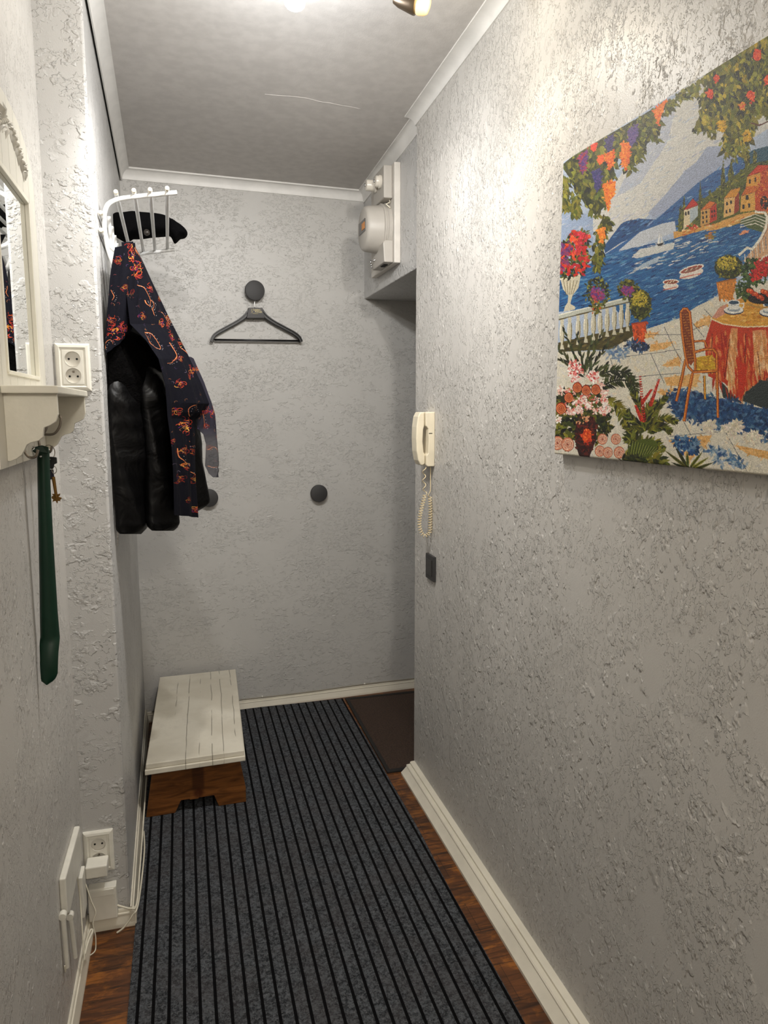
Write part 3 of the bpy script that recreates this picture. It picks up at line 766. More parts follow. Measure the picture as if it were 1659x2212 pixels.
# ------------------------------------------------------------------ shoehorn and keys
sh = thing('shoehorn', (-.27, 1.62, 1.37), 'long dark green shoehorn hanging from the key shelf', 'shoehorn')
YH = 1.60
rows = [(972, 80, 104), (985, 78, 105), (1050, 79, 107), (1150, 81, 112), (1250, 83, 118), (1330, 84, 123), (1382, 85, 127.5), (1388, 85, 127.5), (1410, 83, 126), (1440, 81, 125.5), (1455, 80.5, 125), (1465, 84, 120), (1472, 91, 113), (1476, 99, 106)]
bm = B(); G = []
for i, yv in enumerate(np.linspace(972, 1476, 90)):
    xl, xr = interp(rows, yv)
    off = 0.0 if yv < 1385 else -0.010 * math.sin(min(1, (yv - 1385) / 60) * PI / 2)
    r = []
    for k in range(9):
        u = k / 8; p = at(lerp(xl, xr, u), yv, YH); p.y += off + .010 * (2 * u - 1) ** 2 * (1 if yv < 1385 else .6)
        p.x = max(p.x, XL + .006); r.append(p)
    G.append(r)
V1 = [[bm.verts.new(p) for p in r] for r in G]; V2 = [[bm.verts.new(p + Vector((0, .003, 0))) for p in r] for r in G]
for i in range(len(G) - 1):
    for k in range(8):
        bm.faces.new((V1[i][k], V1[i][k + 1], V1[i + 1][k + 1], V1[i + 1][k])); bm.faces.new((V2[i][k], V2[i + 1][k], V2[i + 1][k + 1], V2[i][k + 1]))
    bm.faces.new((V1[i][0], V1[i + 1][0], V2[i + 1][0], V2[i][0])); bm.faces.new((V1[i][8], V2[i][8], V2[i + 1][8], V1[i + 1][8]))
for q_, w__ in ((V1[0], V2[0]), (V2[-1], V1[-1])):
    for k in range(8): bm.faces.new((q_[k], w__[k], w__[k + 1], q_[k + 1]))
obj('horn', bm, M_green, sh, smooth=50)
bm = B(); prism(bm, [at(80, 982, YH), at(66, 972, YH - .01), at(73, 966, YH - .01), at(90, 962, YH), at(104, 966, YH), at(105, 980, YH)], (0, .006, 0))
obj('handle_end', bm, M_green, sh, bevel=.001)
bm = B(); rc = at(63, 971, YH - .012); tube(bm, [rc + Vector((math.cos(a) * .010, math.sin(a) * .010, math.sin(a) * .004 + math.cos(a) * .003)) for a in np.linspace(0, 2 * PI, 25)[:-1]], .0011, 8, closed=True)
obj('hanging_ring', bm, M_chrome, sh, smooth=180)
bm = B(); lathe(bm, [(0, 0), (.0022, .0), (.0015, .001), (0, .001)], at(88, 986, YH - .001), (0, -1, 0), 10); obj('rivet', bm, M_chrome, sh)

ke = thing('key_bunch', at(113, 970, 1.67), 'bunch of keys with black heads hanging on the shelf hook', 'keys')
YK = 1.665
bm = B(); rc = at(106, 977, YK); tube(bm, [rc + Vector((math.cos(a) * .0105, math.cos(a) * .004, math.sin(a) * .0150)) for a in np.linspace(0, 2 * PI, 29)[:-1]], .0010, 8, closed=True); obj('key_ring', bm, M_steel, ke, smooth=180)
bm = B(); prism(bm, [at(*p, YK) for p in ((103, 986), (122, 988), (123, 1001), (117, 1003), (115, 1013), (104, 1013))], (0, .006, 0)); obj('key_head', bm, M_blackplastic, ke, bevel=.0015)
bm = B(); prism(bm, [at(*p, YK + .004) for p in ((105, 1014), (115, 1014), (117, 1034), (106, 1037))], (0, .005, 0)); obj('key_head', bm, M_navy, ke, bevel=.001)
bm = B(); rc = at(117, 1015, YK + .004); tube(bm, [rc + Vector((math.cos(a) * .0045, 0, math.sin(a) * .0075)) for a in np.linspace(0, 2 * PI, 21)[:-1]], .0008, 6, closed=True); obj('split_ring', bm, M_steel, ke, smooth=180)
bm = B()
tube(bm, [at(115, 1030, YK + .004), at(122, 1075, YK + .004)], [.0036, .0030], 10)
obj('key_shaft', bm, M_brass, ke, smooth=60)
bm = B()
prism(bm, [at(*p, YK + .003) for p in ((112, 1067), (117, 1067), (118, 1065), (124, 1068), (130, 1066), (129, 1071), (126, 1073), (133, 1075), (132, 1079), (129, 1080), (131, 1083), (125, 1082), (124, 1088), (122, 1086), (120, 1082), (113, 1084), (115, 1079), (111, 1076), (112, 1072), (115, 1071))], (0, .003, 0))
obj('key_bit', bm, M_brass, ke, bevel=.0005)

# ------------------------------------------------------------------ coat rack
ck = thing('coat_rack', (-.19, 2.6, 1.95), 'white tubular metal coat rack with hat shelf on the alcove wall', 'coat rack')
YF = 2.215; Zs = 2.05
def rackframe(y_, nm):
    s = y_
    def q(px, py):
        p = at(px, py, YF); return Vector((p.x - .0149 * (y_ - YF), y_, p.z))
    P = [q(382, 416), q(330, 421), q(275, 427), q(250, 432), q(233, 442), q(226, 460), q(225, 480), q(227, 503), q(232, 522), q(243, 537), q(262, 548), q(285, 552)]
    bm = B(); tube(bm, smoothpath(P, 7), .0062, 14); obj(nm, bm, M_whitemetal, ck, smooth=60)
    P = [q(226, 470), q(226, 500), q(231, 530), q(239, 558), q(250, 585), q(262, 596), q(274, 590), q(278, 575)]
    bm = B(); tube(bm, smoothpath(P, 7), .0058, 14); obj('wall_bracket', bm, M_whitemetal, ck, smooth=60)
rackframe(YF, 'side_frame'); rackframe(2.985, 'side_frame')
for px, py in ((250, 414), (289, 411), (324, 409.5), (361, 406.5)):
    p = at(px, py, YF - .02)
    bm = B(); tube(bm, [p, (p.x - .0149 * .80, 3.0, p.z)], .0056, 14); r_ = obj('shelf_rod', bm, M_whitemetal, ck, smooth=60)
    bm = B(); lathe(bm, [(0, -.004), (.0052, -.003), (.0060, 0), (.0060, .012), (0.0056, .012)], p, (0, 1, 0), 16); obj('end_cap', bm, M_cream, r_, smooth=60)
for px, py in ((217, 459), (218, 497)):
    p = at(px, py, 2.165)
    bm = B(); tube(bm, [p, (p.x - .0149 * .85, 3.02, p.z)], .0056, 14); r_ = obj('wall_rod', bm, M_whitemetal, ck, smooth=60)
    bm = B(); lathe(bm, [(0, -.004), (.0052, -.003), (.0060, 0), (.0060, .012), (0.0056, .012)], p, (0, 1, 0), 16); obj('end_cap', bm, M_cream, r_, smooth=60)
zt1 = at(218, 459, 2.165).z; zt2 = at(218, 497, 2.165).z
for k, y_ in enumerate((2.33, 2.45, 2.57, 2.69, 2.81)):
    x_ = xa(y_) + .018
    bm = B()
    tube(bm, smoothpath([(x_, y_, 1.990), (x_ + .001, y_, zt1 - .03), (x_, y_, zt2 - .02), (x_ + .004, y_, zt2 - .07), (x_ + .022, y_, zt2 - .09), (x_ + .045, y_, zt2 - .075), (x_ + .055, y_, zt2 - .05)], 6), .0058, 12)
    obj('coat_hook', bm, M_whitemetal, ck, smooth=60)

# ------------------------------------------------------------------ hat on the rack shelf
def inflate(outline, Yc, depth, n=9, sag=0.0):
    """closed soft body: outline (photo px at depth Yc) inflated along the corridor direction"""
    bm = B()
    cx = sum(p[0] for p in outline) / len(outline); cy_ = sum(p[1] for p in outline) / len(outline)
    P = []
    m = len(outline)
    for i in range(m):
        for k in range(3):
            a_, b_, c_, d_ = outline[i - 1], outline[i], outline[(i + 1) % m], outline[(i + 2) % m]; t_ = k / 3
            P.append(tuple(0.5 * (2 * b_[j] + (c_[j] - a_[j]) * t_ + (2 * a_[j] - 5 * b_[j] + 4 * c_[j] - d_[j]) * t_ * t_ + (-a_[j] + 3 * b_[j] - 3 * c_[j] + d_[j]) * t_ ** 3) for j in (0, 1)))
    rings = []
    for j in range(n + 1):
        s_ = -1 + 2 * j / n; a_ = s_ * PI / 2 * .96
        k_ = max(.12, math.cos(a_) ** .55); dy = math.sin(a_) * depth
        rings.append([bm.verts.new(at(cx + (p[0] - cx) * k_, cy_ + (p[1] - cy_) * k_ + sag * (1 - k_), Yc) + Vector((0, dy, 0))) for p in P])
    for i in range(n):
        for k in range(len(P)): bm.faces.new((rings[i][k], rings[i][(k + 1) % len(P)], rings[i + 1][(k + 1) % len(P)], rings[i + 1][k]))
    bm.faces.new(rings[0][::-1]); bm.faces.new(rings[-1])
    return bm
t = NT('black_felt'); v = t.coords(); t.color(t.mix(t.noise(v, 30, 3), lin((5, 5, 6)), lin((13, 12, 13)))); t.b.inputs['Roughness'].default_value = .95
t.b.inputs['Specular IOR Level'].default_value = .05; t.normal(t.bump(t.noise(v, 160, 4), .002)); M_felt = t.m
ht = thing('felt_hat', at(320, 510, 2.9), 'soft black hat with a small button lying on the rack shelf', 'hat')
out = [(239, 476), (246, 463), (262, 462), (285, 459), (305, 461), (340, 464), (362, 469), (378, 480), (392, 490), (380, 505), (362, 508), (335, 510), (305, 514), (280, 515), (270, 522), (258, 516), (246, 507), (241, 492)]
obj('crown', inflate(out, 2.905, .075, 12), M_felt, ht, smooth=180)
out2 = [(366, 474), (382, 482), (396, 492), (405, 503), (402, 511), (390, 514), (382, 522), (376, 524), (370, 512), (362, 500)]
obj('peak', inflate(out2, 2.885, .06, 10), M_felt, ht, smooth=180)
bm = B(); lathe(bm, [(0, -.004), (.008, -.003), (.011, 0), (.010, .005), (0, .007)], at(317, 502, 2.828), (0, -1, 0), 20); bt = obj('button', bm, plain('button_dark_gloss', (46, 42, 38), .12), ht, smooth=180); bt['label'] = 'glossy dark button'

# ------------------------------------------------------------------ jacket
t = NT('black_nylon'); v = t.coords((1.3, 1.3, 1.15), (0, .5, 0))
t.color(t.mix(t.noise(v, 9, 3), lin((4, 4, 4)), lin((8, 7, 8)))); t.b.inputs['Roughness'].default_value = .42
t.b.inputs['Specular IOR Level'].default_value = .17
t.normal(t.bump(t.noise(v, 9, 3.5, .7), .016, .8)); M_nylon = t.m
t = NT('black_fur'); v = t.coords(); t.color(t.mix(t.noise(v, 60, 3), lin((3, 3, 3)), lin((12, 11, 11)))); t.b.inputs['Roughness'].default_value = 1.0
t.b.inputs['Specular IOR Level'].default_value = .03; t.normal(t.bump(t.noise(v, 120, 5, .6), .006)); M_fur = t.m
def loft(rows, yL, yR, depth, back, nrow=60, seg=28, puff=0.0, seed=0, sq=2.4, topback=0.0):
    """closed cloth lobe between left/right outline rows (py, pxl, pxr); wider across than deep"""
    bm = B(); rings = []
    y0_, y1_ = rows[0][0], rows[-1][0]
    for i in range(nrow + 1):
        yv = lerp(y0_, y1_, i / nrow); xl, xr = interp(rows, yv)
        a_ = at(xl, yv, yL); b_ = at(xr, yv, yR)
        c = (a_ + b_) / 2; h = (b_ - a_) / 2; n_ = Vector((h.y, -h.x, 0)).normalized()
        if n_.y > 0: n_ = -n_
        e = min(1.0, min(i, nrow - i) / (nrow * .05) * .5 + .5)
        pf = 1 + puff * (math.sin(yv * .16 + seed) * .6 + math.sin(yv * .071 + seed * 2.3) * .5)
        ring = []
        for k in range(seg):
            an = 2 * PI * k / seg; ca, sa = math.cos(an), math.sin(an)
            ca = math.copysign(abs(ca) ** (2 / sq), ca); sa = math.copysign(abs(sa) ** (2 / sq), sa)
            d = depth * e * pf * (1 + .25 * math.sin(3 * an + yv * .03 + seed))
            p = c + h * ca + n_ * (sa * d) + Vector((0, back + topback * max(0.0, 1 - i / (nrow * .22)) ** 1.6, 0))
            p.x = max(p.x, xa(p.y) + .004)
            ring.append(bm.verts.new(p))
        rings.append(ring)
    for i in range(nrow):
        for k in range(seg): bm.faces.new((rings[i][k], rings[i][(k + 1) % seg], rings[i + 1][(k + 1) % seg], rings[i + 1][k]))
    bm.faces.new(rings[0][::-1]); bm.faces.new(rings[-1])
    return bm
jk = thing('black_jacket', at(330, 1110, 2.35), 'black quilted jacket hanging from the rack under the patterned scarf', 'jacket')
body = [(560, 262, 290), (640, 245, 318), (720, 230, 352), (800, 227, 385), (850, 228, 410), (900, 230, 428), (960, 234, 437), (1000, 238, 437), (1050, 246, 446), (1085, 252, 454), (1095, 256, 454), (1104, 262, 440), (1113, 280, 425)]
obj('body', loft(body, 2.28, 2.52, .030, .085, 80, 36, .05, 1.0), M_nylon, jk, smooth=180)
obj('fur_lining', loft([(715, 240, 282), (740, 228, 312), (770, 226, 335), (800, 226, 352), (840, 229, 364), (866, 236, 366), (885, 250, 350), (892, 275, 330)], 2.16, 2.31, .026, .026, 40, 36, .05, 3.0), M_fur, jk, smooth=180)
s1 = [(790, 240, 290), (830, 230, 312), (850, 229, 318), (900, 232, 322), (1000, 243, 322), (1090, 250, 321), (1130, 253, 319), (1142, 253, 314), (1155, 262, 303)]
s2 = [(790, 305, 345), (845, 306, 362), (900, 312, 368), (1000, 319, 380), (1080, 320, 383), (1125, 320, 383), (1140, 322, 380), (1147, 330, 372)]
obj('sleeve', loft(s1, 2.16, 2.27, .028, .012, 90, 30, .06, 0.3, 2.2, .05), M_nylon, jk, smooth=180)
obj('sleeve', loft(s2, 2.21, 2.30, .030, .006, 90, 30, .07, 2.1, 2.2, .05), M_nylon, jk, smooth=180)
bm = B()
for k in range(9):
    p = at(254.5, 1152 + 3.2 * k, 2.15); p.x = max(p.x, xa(p.y) + .003); lathe(bm, [(0, -.0015), (.0013, -.0008), (.0015, 0), (.0013, .0008), (0, .0015)], p, (0, 0, 1), 8)
obj('zip_chain', bm, M_steel, jk, smooth=180)
# ------------------------------------------------------------------ woven patterns: a small polygon painter
class Painter:
    def __init__(s, W, H, fmap, base):
        s.W, s.H, s.f = W, H, fmap
        s.a = np.zeros((H, W, 3)); s.a[:] = np.array(base) / 255.0
        s.r = random.Random(11)
    def poly(s, pts, c, al=1.0):
        P = np.array([s.f(*p) for p in pts])
        x0 = max(int(P[:, 0].min()) - 1, 0); x1 = min(int(P[:, 0].max()) + 2, s.W)
        y0 = max(int(P[:, 1].min()) - 1, 0); y1 = min(int(P[:, 1].max()) + 2, s.H)
        if x1 <= x0 or y1 <= y0: return
        xs = np.arange(x0, x1)[None, :] + 0.0; ys = np.arange(y0, y1)[:, None] + 0.0
        ins = np.zeros((y1 - y0, x1 - x0), bool)
        n = len(P)
        for i in range(n):
            ax, ay = P[i]; bx_, by_ = P[(i + 1) % n]
            if ay == by_: continue
            c_ = ((ay > ys) != (by_ > ys)) & (xs < (bx_ - ax) * (ys - ay) / (by_ - ay) + ax)
            ins ^= c_
        sub = s.a[y0:y1, x0:x1]
        sub[ins] = sub[ins] * (1 - al) + np.array(c) / 255.0 * al
    def jit(s, c, k=14):
        d = s.r.uniform(-k, k); return tuple(max(0, min(255, v + d + s.r.uniform(-k / 3, k / 3))) for v in c)
    def ell(s, x, y, rx, ry, c, ang=0.0, al=1.0, n=14):
        ca, sa = math.cos(ang), math.sin(ang)
        s.poly([(x + rx * math.cos(t) * ca - ry * math.sin(t) * sa, y + rx * math.cos(t) * sa + ry * math.sin(t) * ca) for t in [2 * PI * k / n for k in range(n)]], c, al)
    def leaf(s, x, y, L, W, ang, c, al=1.0):
        ca, sa = math.cos(ang), math.sin(ang)
        s.poly([(x + (a * L) * ca - (b * W) * sa, y + (a * L) * sa + (b * W) * ca) for a, b in ((0, 0), (.3, .45), (.6, .4), (1, 0), (.6, -.4), (.3, -.45))], c, al)
    def line(s, pts, w, c, al=1.0, w1=None):
        w1 = w if w1 is None else w1; n = len(pts)
        for i in range(n - 1):
            (ax, ay), (bx_, by_) = pts[i], pts[i + 1]; d = math.hypot(bx_ - ax, by_ - ay) or 1
            wa = lerp(w, w1, i / (n - 1)) / 2; wb = lerp(w, w1, (i + 1) / (n - 1)) / 2
            ux, uy = -(by_ - ay) / d, (bx_ - ax) / d; ex, ey = (bx_ - ax) / d * wa * .5, (by_ - ay) / d * wa * .5
            s.poly([(ax + ux * wa - ex, ay + uy * wa - ey), (bx_ + ux * wb + ex, by_ + uy * wb + ey), (bx_ - ux * wb + ex, by_ - uy * wb + ey), (ax - ux * wa - ex, ay - uy * wa - ey)], c, al)
    def inpoly(s, x, y, P):
        r = False
        for i in range(len(P)):
            ax, ay = P[i]; bx_, by_ = P[(i + 1) % len(P)]
            if (ay > y) != (by_ > y) and x < (bx_ - ax) * (y - ay) / (by_ - ay) + ax: r = not r
        return r
    def scatter(s, P, n, L, W, pal, ang=None, spread=0.6, al=1.0):
        X = [p[0] for p in P]; Y = [p[1] for p in P]; k = 0
        while k < n:
            x = s.r.uniform(min(X), max(X)); y = s.r.uniform(min(Y), max(Y)); k += 1
            if not s.inpoly(x, y, P): continue
            a = s.r.uniform(0, 2 * PI) if ang is None else ang + s.r.uniform(-spread, spread)
            s.leaf(x, y, L * s.r.uniform(.6, 1.3), W * s.r.uniform(.6, 1.3), a, s.jit(s.r.choice(pal)), al)
    def blob(s, x, y, rx, ry, pal, n, L, W, ang=None):
        for _ in range(n):
            t = s.r.uniform(0, 2 * PI); q = math.sqrt(s.r.random())
            a = s.r.uniform(0, 2 * PI) if ang is None else ang + s.r.uniform(-.5, .5)
            s.leaf(x + rx * q * math.cos(t), y + ry * q * math.sin(t), L * s.r.uniform(.6, 1.3), W * s.r.uniform(.6, 1.3), a, s.jit(s.r.choice(pal)))
    def rose(s, x, y, r, dark, mid, light):
        s.ell(x, y, r, r * 1.12, dark); s.ell(x, y, r * .93, r * 1.04, mid)
        for k in range(9):
            a = k * 2.4; q = r * (.78 - .07 * k)
            pts = [(x + q * math.cos(a + t) * .95, y + q * 1.08 * math.sin(a + t)) for t in np.linspace(-.9, .9, 8)]
            s.line(pts, r * .17, light); s.line([(p_[0] * .93 + x * .07, p_[1] * .93 + y * .07) for p_ in pts], r * .07, dark)
        s.ell(x, y, r * .13, r * .15, dark)
    def spiral(s, x, y, r, dark, mid, light):
        s.ell(x, y, r, r * 1.14, dark); s.ell(x, y, r * .9, r * 1.03, mid)
        for w_, c_, q0 in ((.16, light, .86), (.07, dark, .74)):
            s.line([(x + r * q0 * (1 - i / 60) * math.cos(.32 * i), y + r * 1.1 * q0 * (1 - i / 60) * math.sin(.32 * i)) for i in range(56)], r * w_, c_)
    def frond(s, pts, L, W, n, pal, sag=0.5):
        P = smoothpath([(p[0], p[1], 0) for p in pts], 8); m = len(P)
        s.line([(p.x, p.y) for p in P], W * .8, pal[0])
        for k in range(n):
            i = min(int(k / n * (m - 1)), m - 2); p = P[i]; t_ = (P[i + 1] - P[i]).normalized(); a0 = math.atan2(t_.y, t_.x)
            q = math.sin(PI * (k / n * .85 + .15)) ** .6
            for sg in (-1, 1): s.leaf(p.x, p.y, L * q * s.r.uniform(.8, 1.15), W, a0 + sg * sag * s.r.uniform(.85, 1.15), s.jit(s.r.choice(pal)))
def color_grid(name, pos, art, m, parent=None, closed_back=None):
    """grid mesh (rows x cols of positions) whose points carry the woven colours"""
    H, W = pos.shape[:2]
    me = bpy.data.meshes.new(name)
    idx = np.arange(H * W).reshape(H, W)
    q = np.stack([idx[:-1, :-1], idx[1:, :-1], idx[1:, 1:], idx[:-1, 1:]], -1).reshape(-1, 4)
    me.vertices.add(H * W); me.vertices.foreach_set('co', pos.reshape(-1).astype(np.float32))
    me.loops.add(q.size); me.loops.foreach_set('vertex_index', q.reshape(-1).astype(np.int32))
    me.polygons.add(len(q)); me.polygons.foreach_set('loop_start', np.arange(0, q.size, 4, dtype=np.int32))
    me.update(calc_edges=True); me.validate()
    me.polygons.foreach_set('use_smooth', np.ones(len(me.polygons), bool))
    ca = me.color_attributes.new('weave', 'FLOAT_COLOR', 'POINT')
    a = art.reshape(-1, 3).clip(0, 1); l_ = np.where(a <= 0.04045, a / 12.92, ((a + 0.055) / 1.055) ** 2.4)
    ca.data.foreach_set('color', np.concatenate([l_, np.ones((len(l_), 1))], 1).reshape(-1).astype(np.float32))
    me.materials.append(m)
    return link(bpy.data.objects.new(name, me), parent)

# ------------------------------------------------------------------ patterned scarf
def Z5(x, y): return (200 + x / 3.16, 500 + y / 3.16)
PALS = [(214, 92, 44), (190, 56, 38), (230, 150, 62), (150, 40, 44), (236, 180, 84), (96, 44, 110)]
motifs = [(290, 262, 58, 1.0), (255, 165, 34, .9), (240, 110, 20, .8), (168, 195, 24, .5), (150, 690, 55, 1.0), (122, 600, 28, .6), (195, 660, 34, .8), (200, 385, 20, .35), (262, 415, 14, .5),
          (385, 385, 24, .8), (335, 580, 24, .55), (460, 625, 24, .8), (520, 655, 24, .6), (535, 720, 20, .7), (590, 860, 26, .5), (685, 950, 30, .7), (725, 925, 22, .7),
          (590, 1040, 26, .7), (628, 1320, 56, 1.0), (575, 1225, 28, .8), (560, 1430, 18, .5), (610, 1495, 26, .6), (688, 1500, 16, .6), (628, 1605, 22, .8), (602, 1690, 26, .45), (700, 1690, 22, .4),
          (645, 1835, 16, .35), (705, 1890, 20, .7), (560, 520, 20, .7), (615, 770, 12, .6), (480, 450, 16, .4), (540, 330 + 260, 18, .4), (650, 990, 16, .5), (820, 1225, 36, .8), (770, 1230, 14, .8), (776, 1330, 12, .8), (800, 1480, 14, .3), (850, 1400, 12, .3)]
curves_ = [[(300, 365), (335, 380), (360, 420), (380, 470), (375, 515)], [(385, 470), (405, 490), (400, 520), (385, 530)], [(390, 530), (405, 575)], [(350, 470), (360, 495), (375, 510)],
           [(360, 690), (400, 700), (440, 750), (465, 800), (430, 790), (390, 760), (360, 690)], [(505, 760), (530, 800), (555, 850), (545, 890), (515, 900)], [(640, 1260), (640, 1210), (670, 1185), (700, 1190), (712, 1220)],
           [(640, 1430), (670, 1465), (710, 1460)], [(592, 1480), (600, 1540), (630, 1590)], [(680, 1640), (715, 1680), (705, 1740)], [(460, 550), (490, 560), (520, 600), (545, 640)], [(540, 570), (560, 580), (565, 610), (545, 625)],
           [(600, 780), (650, 820), (690, 870)], [(280, 110), (300, 150), (330, 190), (340, 215)], [(290, 105), (320, 160), (345, 200)], [(120, 400), (140, 440), (130, 470)], [(80, 800), (90, 760), (115, 740), (130, 770)], [(790, 1490), (830, 1470), (855, 1510)], [(750, 1240), (760, 1290), (770, 1340)], [(790, 1600), (820, 1610), (850, 1605)]]
def paint_scarf(W, H, f, seed, base=(9, 9, 18)):
    p = Painter(W, H, f, base); r = p.r; r.seed(seed)
    rs = random.Random(77)
    for (mx_, my_, R_, k) in motifs:
        n = int(R_ * .72)
        for _ in range(n):
            t_ = rs.uniform(0, 2 * PI); q = math.sqrt(rs.random()) * R_
            x = mx_ + q * math.cos(t_) * .8; y = my_ + q * math.sin(t_) * 1.05
            c = rs.choice(PALS); c = tuple(v * lerp(.40, .88, k) for v in c)
            if q > R_ * .75: c = rs.choice([(200, 70, 40), (150, 40, 40)]); c = tuple(v * lerp(.40, .88, k) for v in c)
            a0 = rs.uniform(0, 6.28); rad = rs.uniform(5, 15)
            arc = [Z5(x + rad * math.cos(a0 + a_), y + rad * math.sin(a0 + a_)) for a_ in np.linspace(0, rs.uniform(1.5, 4.0), 6)]
            p.line(arc, rs.uniform(.6, 1.15), c)
    for cvv in curves_:
        P = smoothpath([(x, y, 0) for x, y in cvv], 5)
        p.line([Z5(q.x, q.y) for q in P], 1.3, (206, 120, 74), .9, .5)
        for i in range(0, len(P), 2):
            x, y = Z5(P[i].x + 14, P[i].y + 6); p.ell(x, y, .7, .7, (196, 188, 190), 0, .7, 6)
    for _ in range(230):
        x, y = rs.uniform(80, 850), rs.uniform(100, 1900); c = rs.choice([(120, 104, 124), (130, 60, 60), (150, 96, 60), (70, 50, 86)])
        a0 = rs.uniform(0, 6.28)
        p.line([Z5(x + 9 * math.cos(a0 + a_), y + 9 * math.sin(a0 + a_)) for a_ in np.linspace(0, rs.uniform(1, 4), 5)], .6, c, .75)
    return p.a
def scarf_mat(name, alpha=1.0):
    t = NT(name); at_ = t.n('ShaderNodeAttribute'); at_.attribute_name = 'weave'
    t.color(at_.outputs['Color']); t.b.inputs['Roughness'].default_value = .85; t.b.inputs['Specular IOR Level'].default_value = .12
    t.b.inputs['Sheen Weight'].default_value = 0.0
    if alpha < 1: 
        sx_ = t.n('ShaderNodeSeparateXYZ'); t.l(t.coords(), sx_.inputs[0])
        t.l(t.step(sx_.outputs[2], 1.33, 1.42, alpha, 1.0), t.b.inputs['Alpha'])
    t.normal(t.bump(t.noise(t.coords(), 500, 2), .0004)); return t.m
sc = thing('patterned_scarf', at(270, 525, 2.2), 'thin dark navy scarf with orange paisley pattern draped over the jacket', 'scarf')
def scarf_piece(name, Lp, Rp, yl, yr, seed, folds, m, W=150, H=520, front=0.0, base=(9, 9, 18)):
    y0_, y1_ = Lp[0][1], Lp[-1][1]
    vs = np.linspace(0, 1, H)
    LY = np.array([p[1] for p in Lp], float); RY = np.array([p[1] for p in Rp], float)
    def arc(P):
        d = np.concatenate([[0], np.cumsum(np.hypot(np.diff([p[0] for p in P]), np.diff([p[1] for p in P])))]); return d / d[-1]
    la = (LY - LY[0]) / (LY[-1] - LY[0]); ra = (RY - RY[0]) / (RY[-1] - RY[0])
    def LR(v):
        return (np.interp(v, la, [p[0] for p in Lp]), np.interp(v, la, [p[1] for p in Lp]), np.interp(v, ra, [p[0] for p in Rp]), np.interp(v, ra, [p[1] for p in Rp]))
    lx, ly, rx_, ry = LR(vs)
    def f(px, py):
        # invert the ruled patch for its colours: fixed-point on v then u
        v = (py - min(ly[0], ry[0])) / (max(ly[-1], ry[-1]) - min(ly[0], ry[0])); u = .5
        for _ in range(5):
            v_ = min(max(v, 0), 1); i = v_ * (H - 1); i0 = int(i)
            ax, ay, bx_, by_ = lx[i0], ly[i0], rx_[i0], ry[i0]
            u = (px - ax) / ((bx_ - ax) or 1); uu = min(max(u, 0), 1)
            v += (py - lerp(ay, by_, uu)) / (lerp(ly[-1] - ly[0], ry[-1] - ry[0], uu))
        return (u * (W - 1), v * (H - 1))
    art = paint_scarf(W, H, f, seed, base)
    pos = np.zeros((H, W, 3))
    for i in range(H):
        v = vs[i]
        a_ = at(lx[i], ly[i], yl); b_ = at(rx_[i], ry[i], yr)
        h = b_ - a_; n_ = Vector((h.y, -h.x, 0)).normalized()
        if n_.y > 0: n_ = -n_
        us = np.linspace(0, 1, W)
        fold = sum(A_ * np.sin(2 * PI * (us * F_ + ph + dr * v)) for A_, F_, ph, dr in folds) * min(1, .25 + 1.5 * v) 
        edge = -.008 * (2 * us - 1) ** 4
        off = fold * min(1.0, h.length / .16) * .8 + edge + front
        pos[i] = np.array(a_)[None] + np.array(h)[None] * us[:, None] + np.array(n_)[None] * off[:, None]
        wx = -0.189 - (pos[i][:, 1] - 2.047) * .0149 + .004
        pos[i][:, 0] = np.maximum(pos[i][:, 0], wx)
    o = color_grid(name, pos, art, m, sc)
    so = o.modifiers.new('thickness', 'SOLIDIFY'); so.thickness = .0012; so.offset = 1
    return o
M_sc = scarf_mat('scarf_weave'); M_sheer = scarf_mat('scarf_sheer', .55)
FB = (20, 18, 30)
scarf_piece('draped_panel', [(268, 523), (272, 600), (282, 700), (316, 735), (343, 775), (358, 830), (365, 900), (375, 960), (380, 1010), (383, 1060), (385, 1113)],
            [(291, 522), (312, 560), (332, 605), (372, 690), (410, 765), (440, 830), (456, 872), (444, 892), (427, 906), (425, 1000), (427, 1060), (430, 1118)], 2.17, 2.40, 3,
            [(.0070, 1.7, .1, .45), (.0030, 3.9, .4, -.6), (.0008, 8, .2, .8)], M_sc, 190, 1250)
scarf_piece('front_flap', [(249, 534), (241, 575), (237, 600), (230, 680), (226, 735), (226, 767)], [(292, 524), (300, 580), (300, 640), (296, 680), (290, 700), (284, 712)], 2.14, 2.22, 4,
            [(.005, 1.6, .3, .2), (.0025, 4.2, .1, .4)], M_sc, 150, 520, .006)
scarf_piece('hanging_tail', [(410, 770), (424, 830), (431, 880), (430, 905), (428, 925), (443, 938), (449, 960), (448, 985), (447, 1006), (455, 1022), (465, 1031)],
            [(420, 776), (444, 826), (460, 868), (468, 895), (472, 943), (476, 985), (477, 1004), (475, 1010), (477, 1016), (474, 1026), (473, 1031)], 2.40, 2.46, 5,
            [(.004, 1.4, .0, .3), (.002, 3.7, .3, .4)], M_sheer, 110, 560, 0, (40, 38, 48))
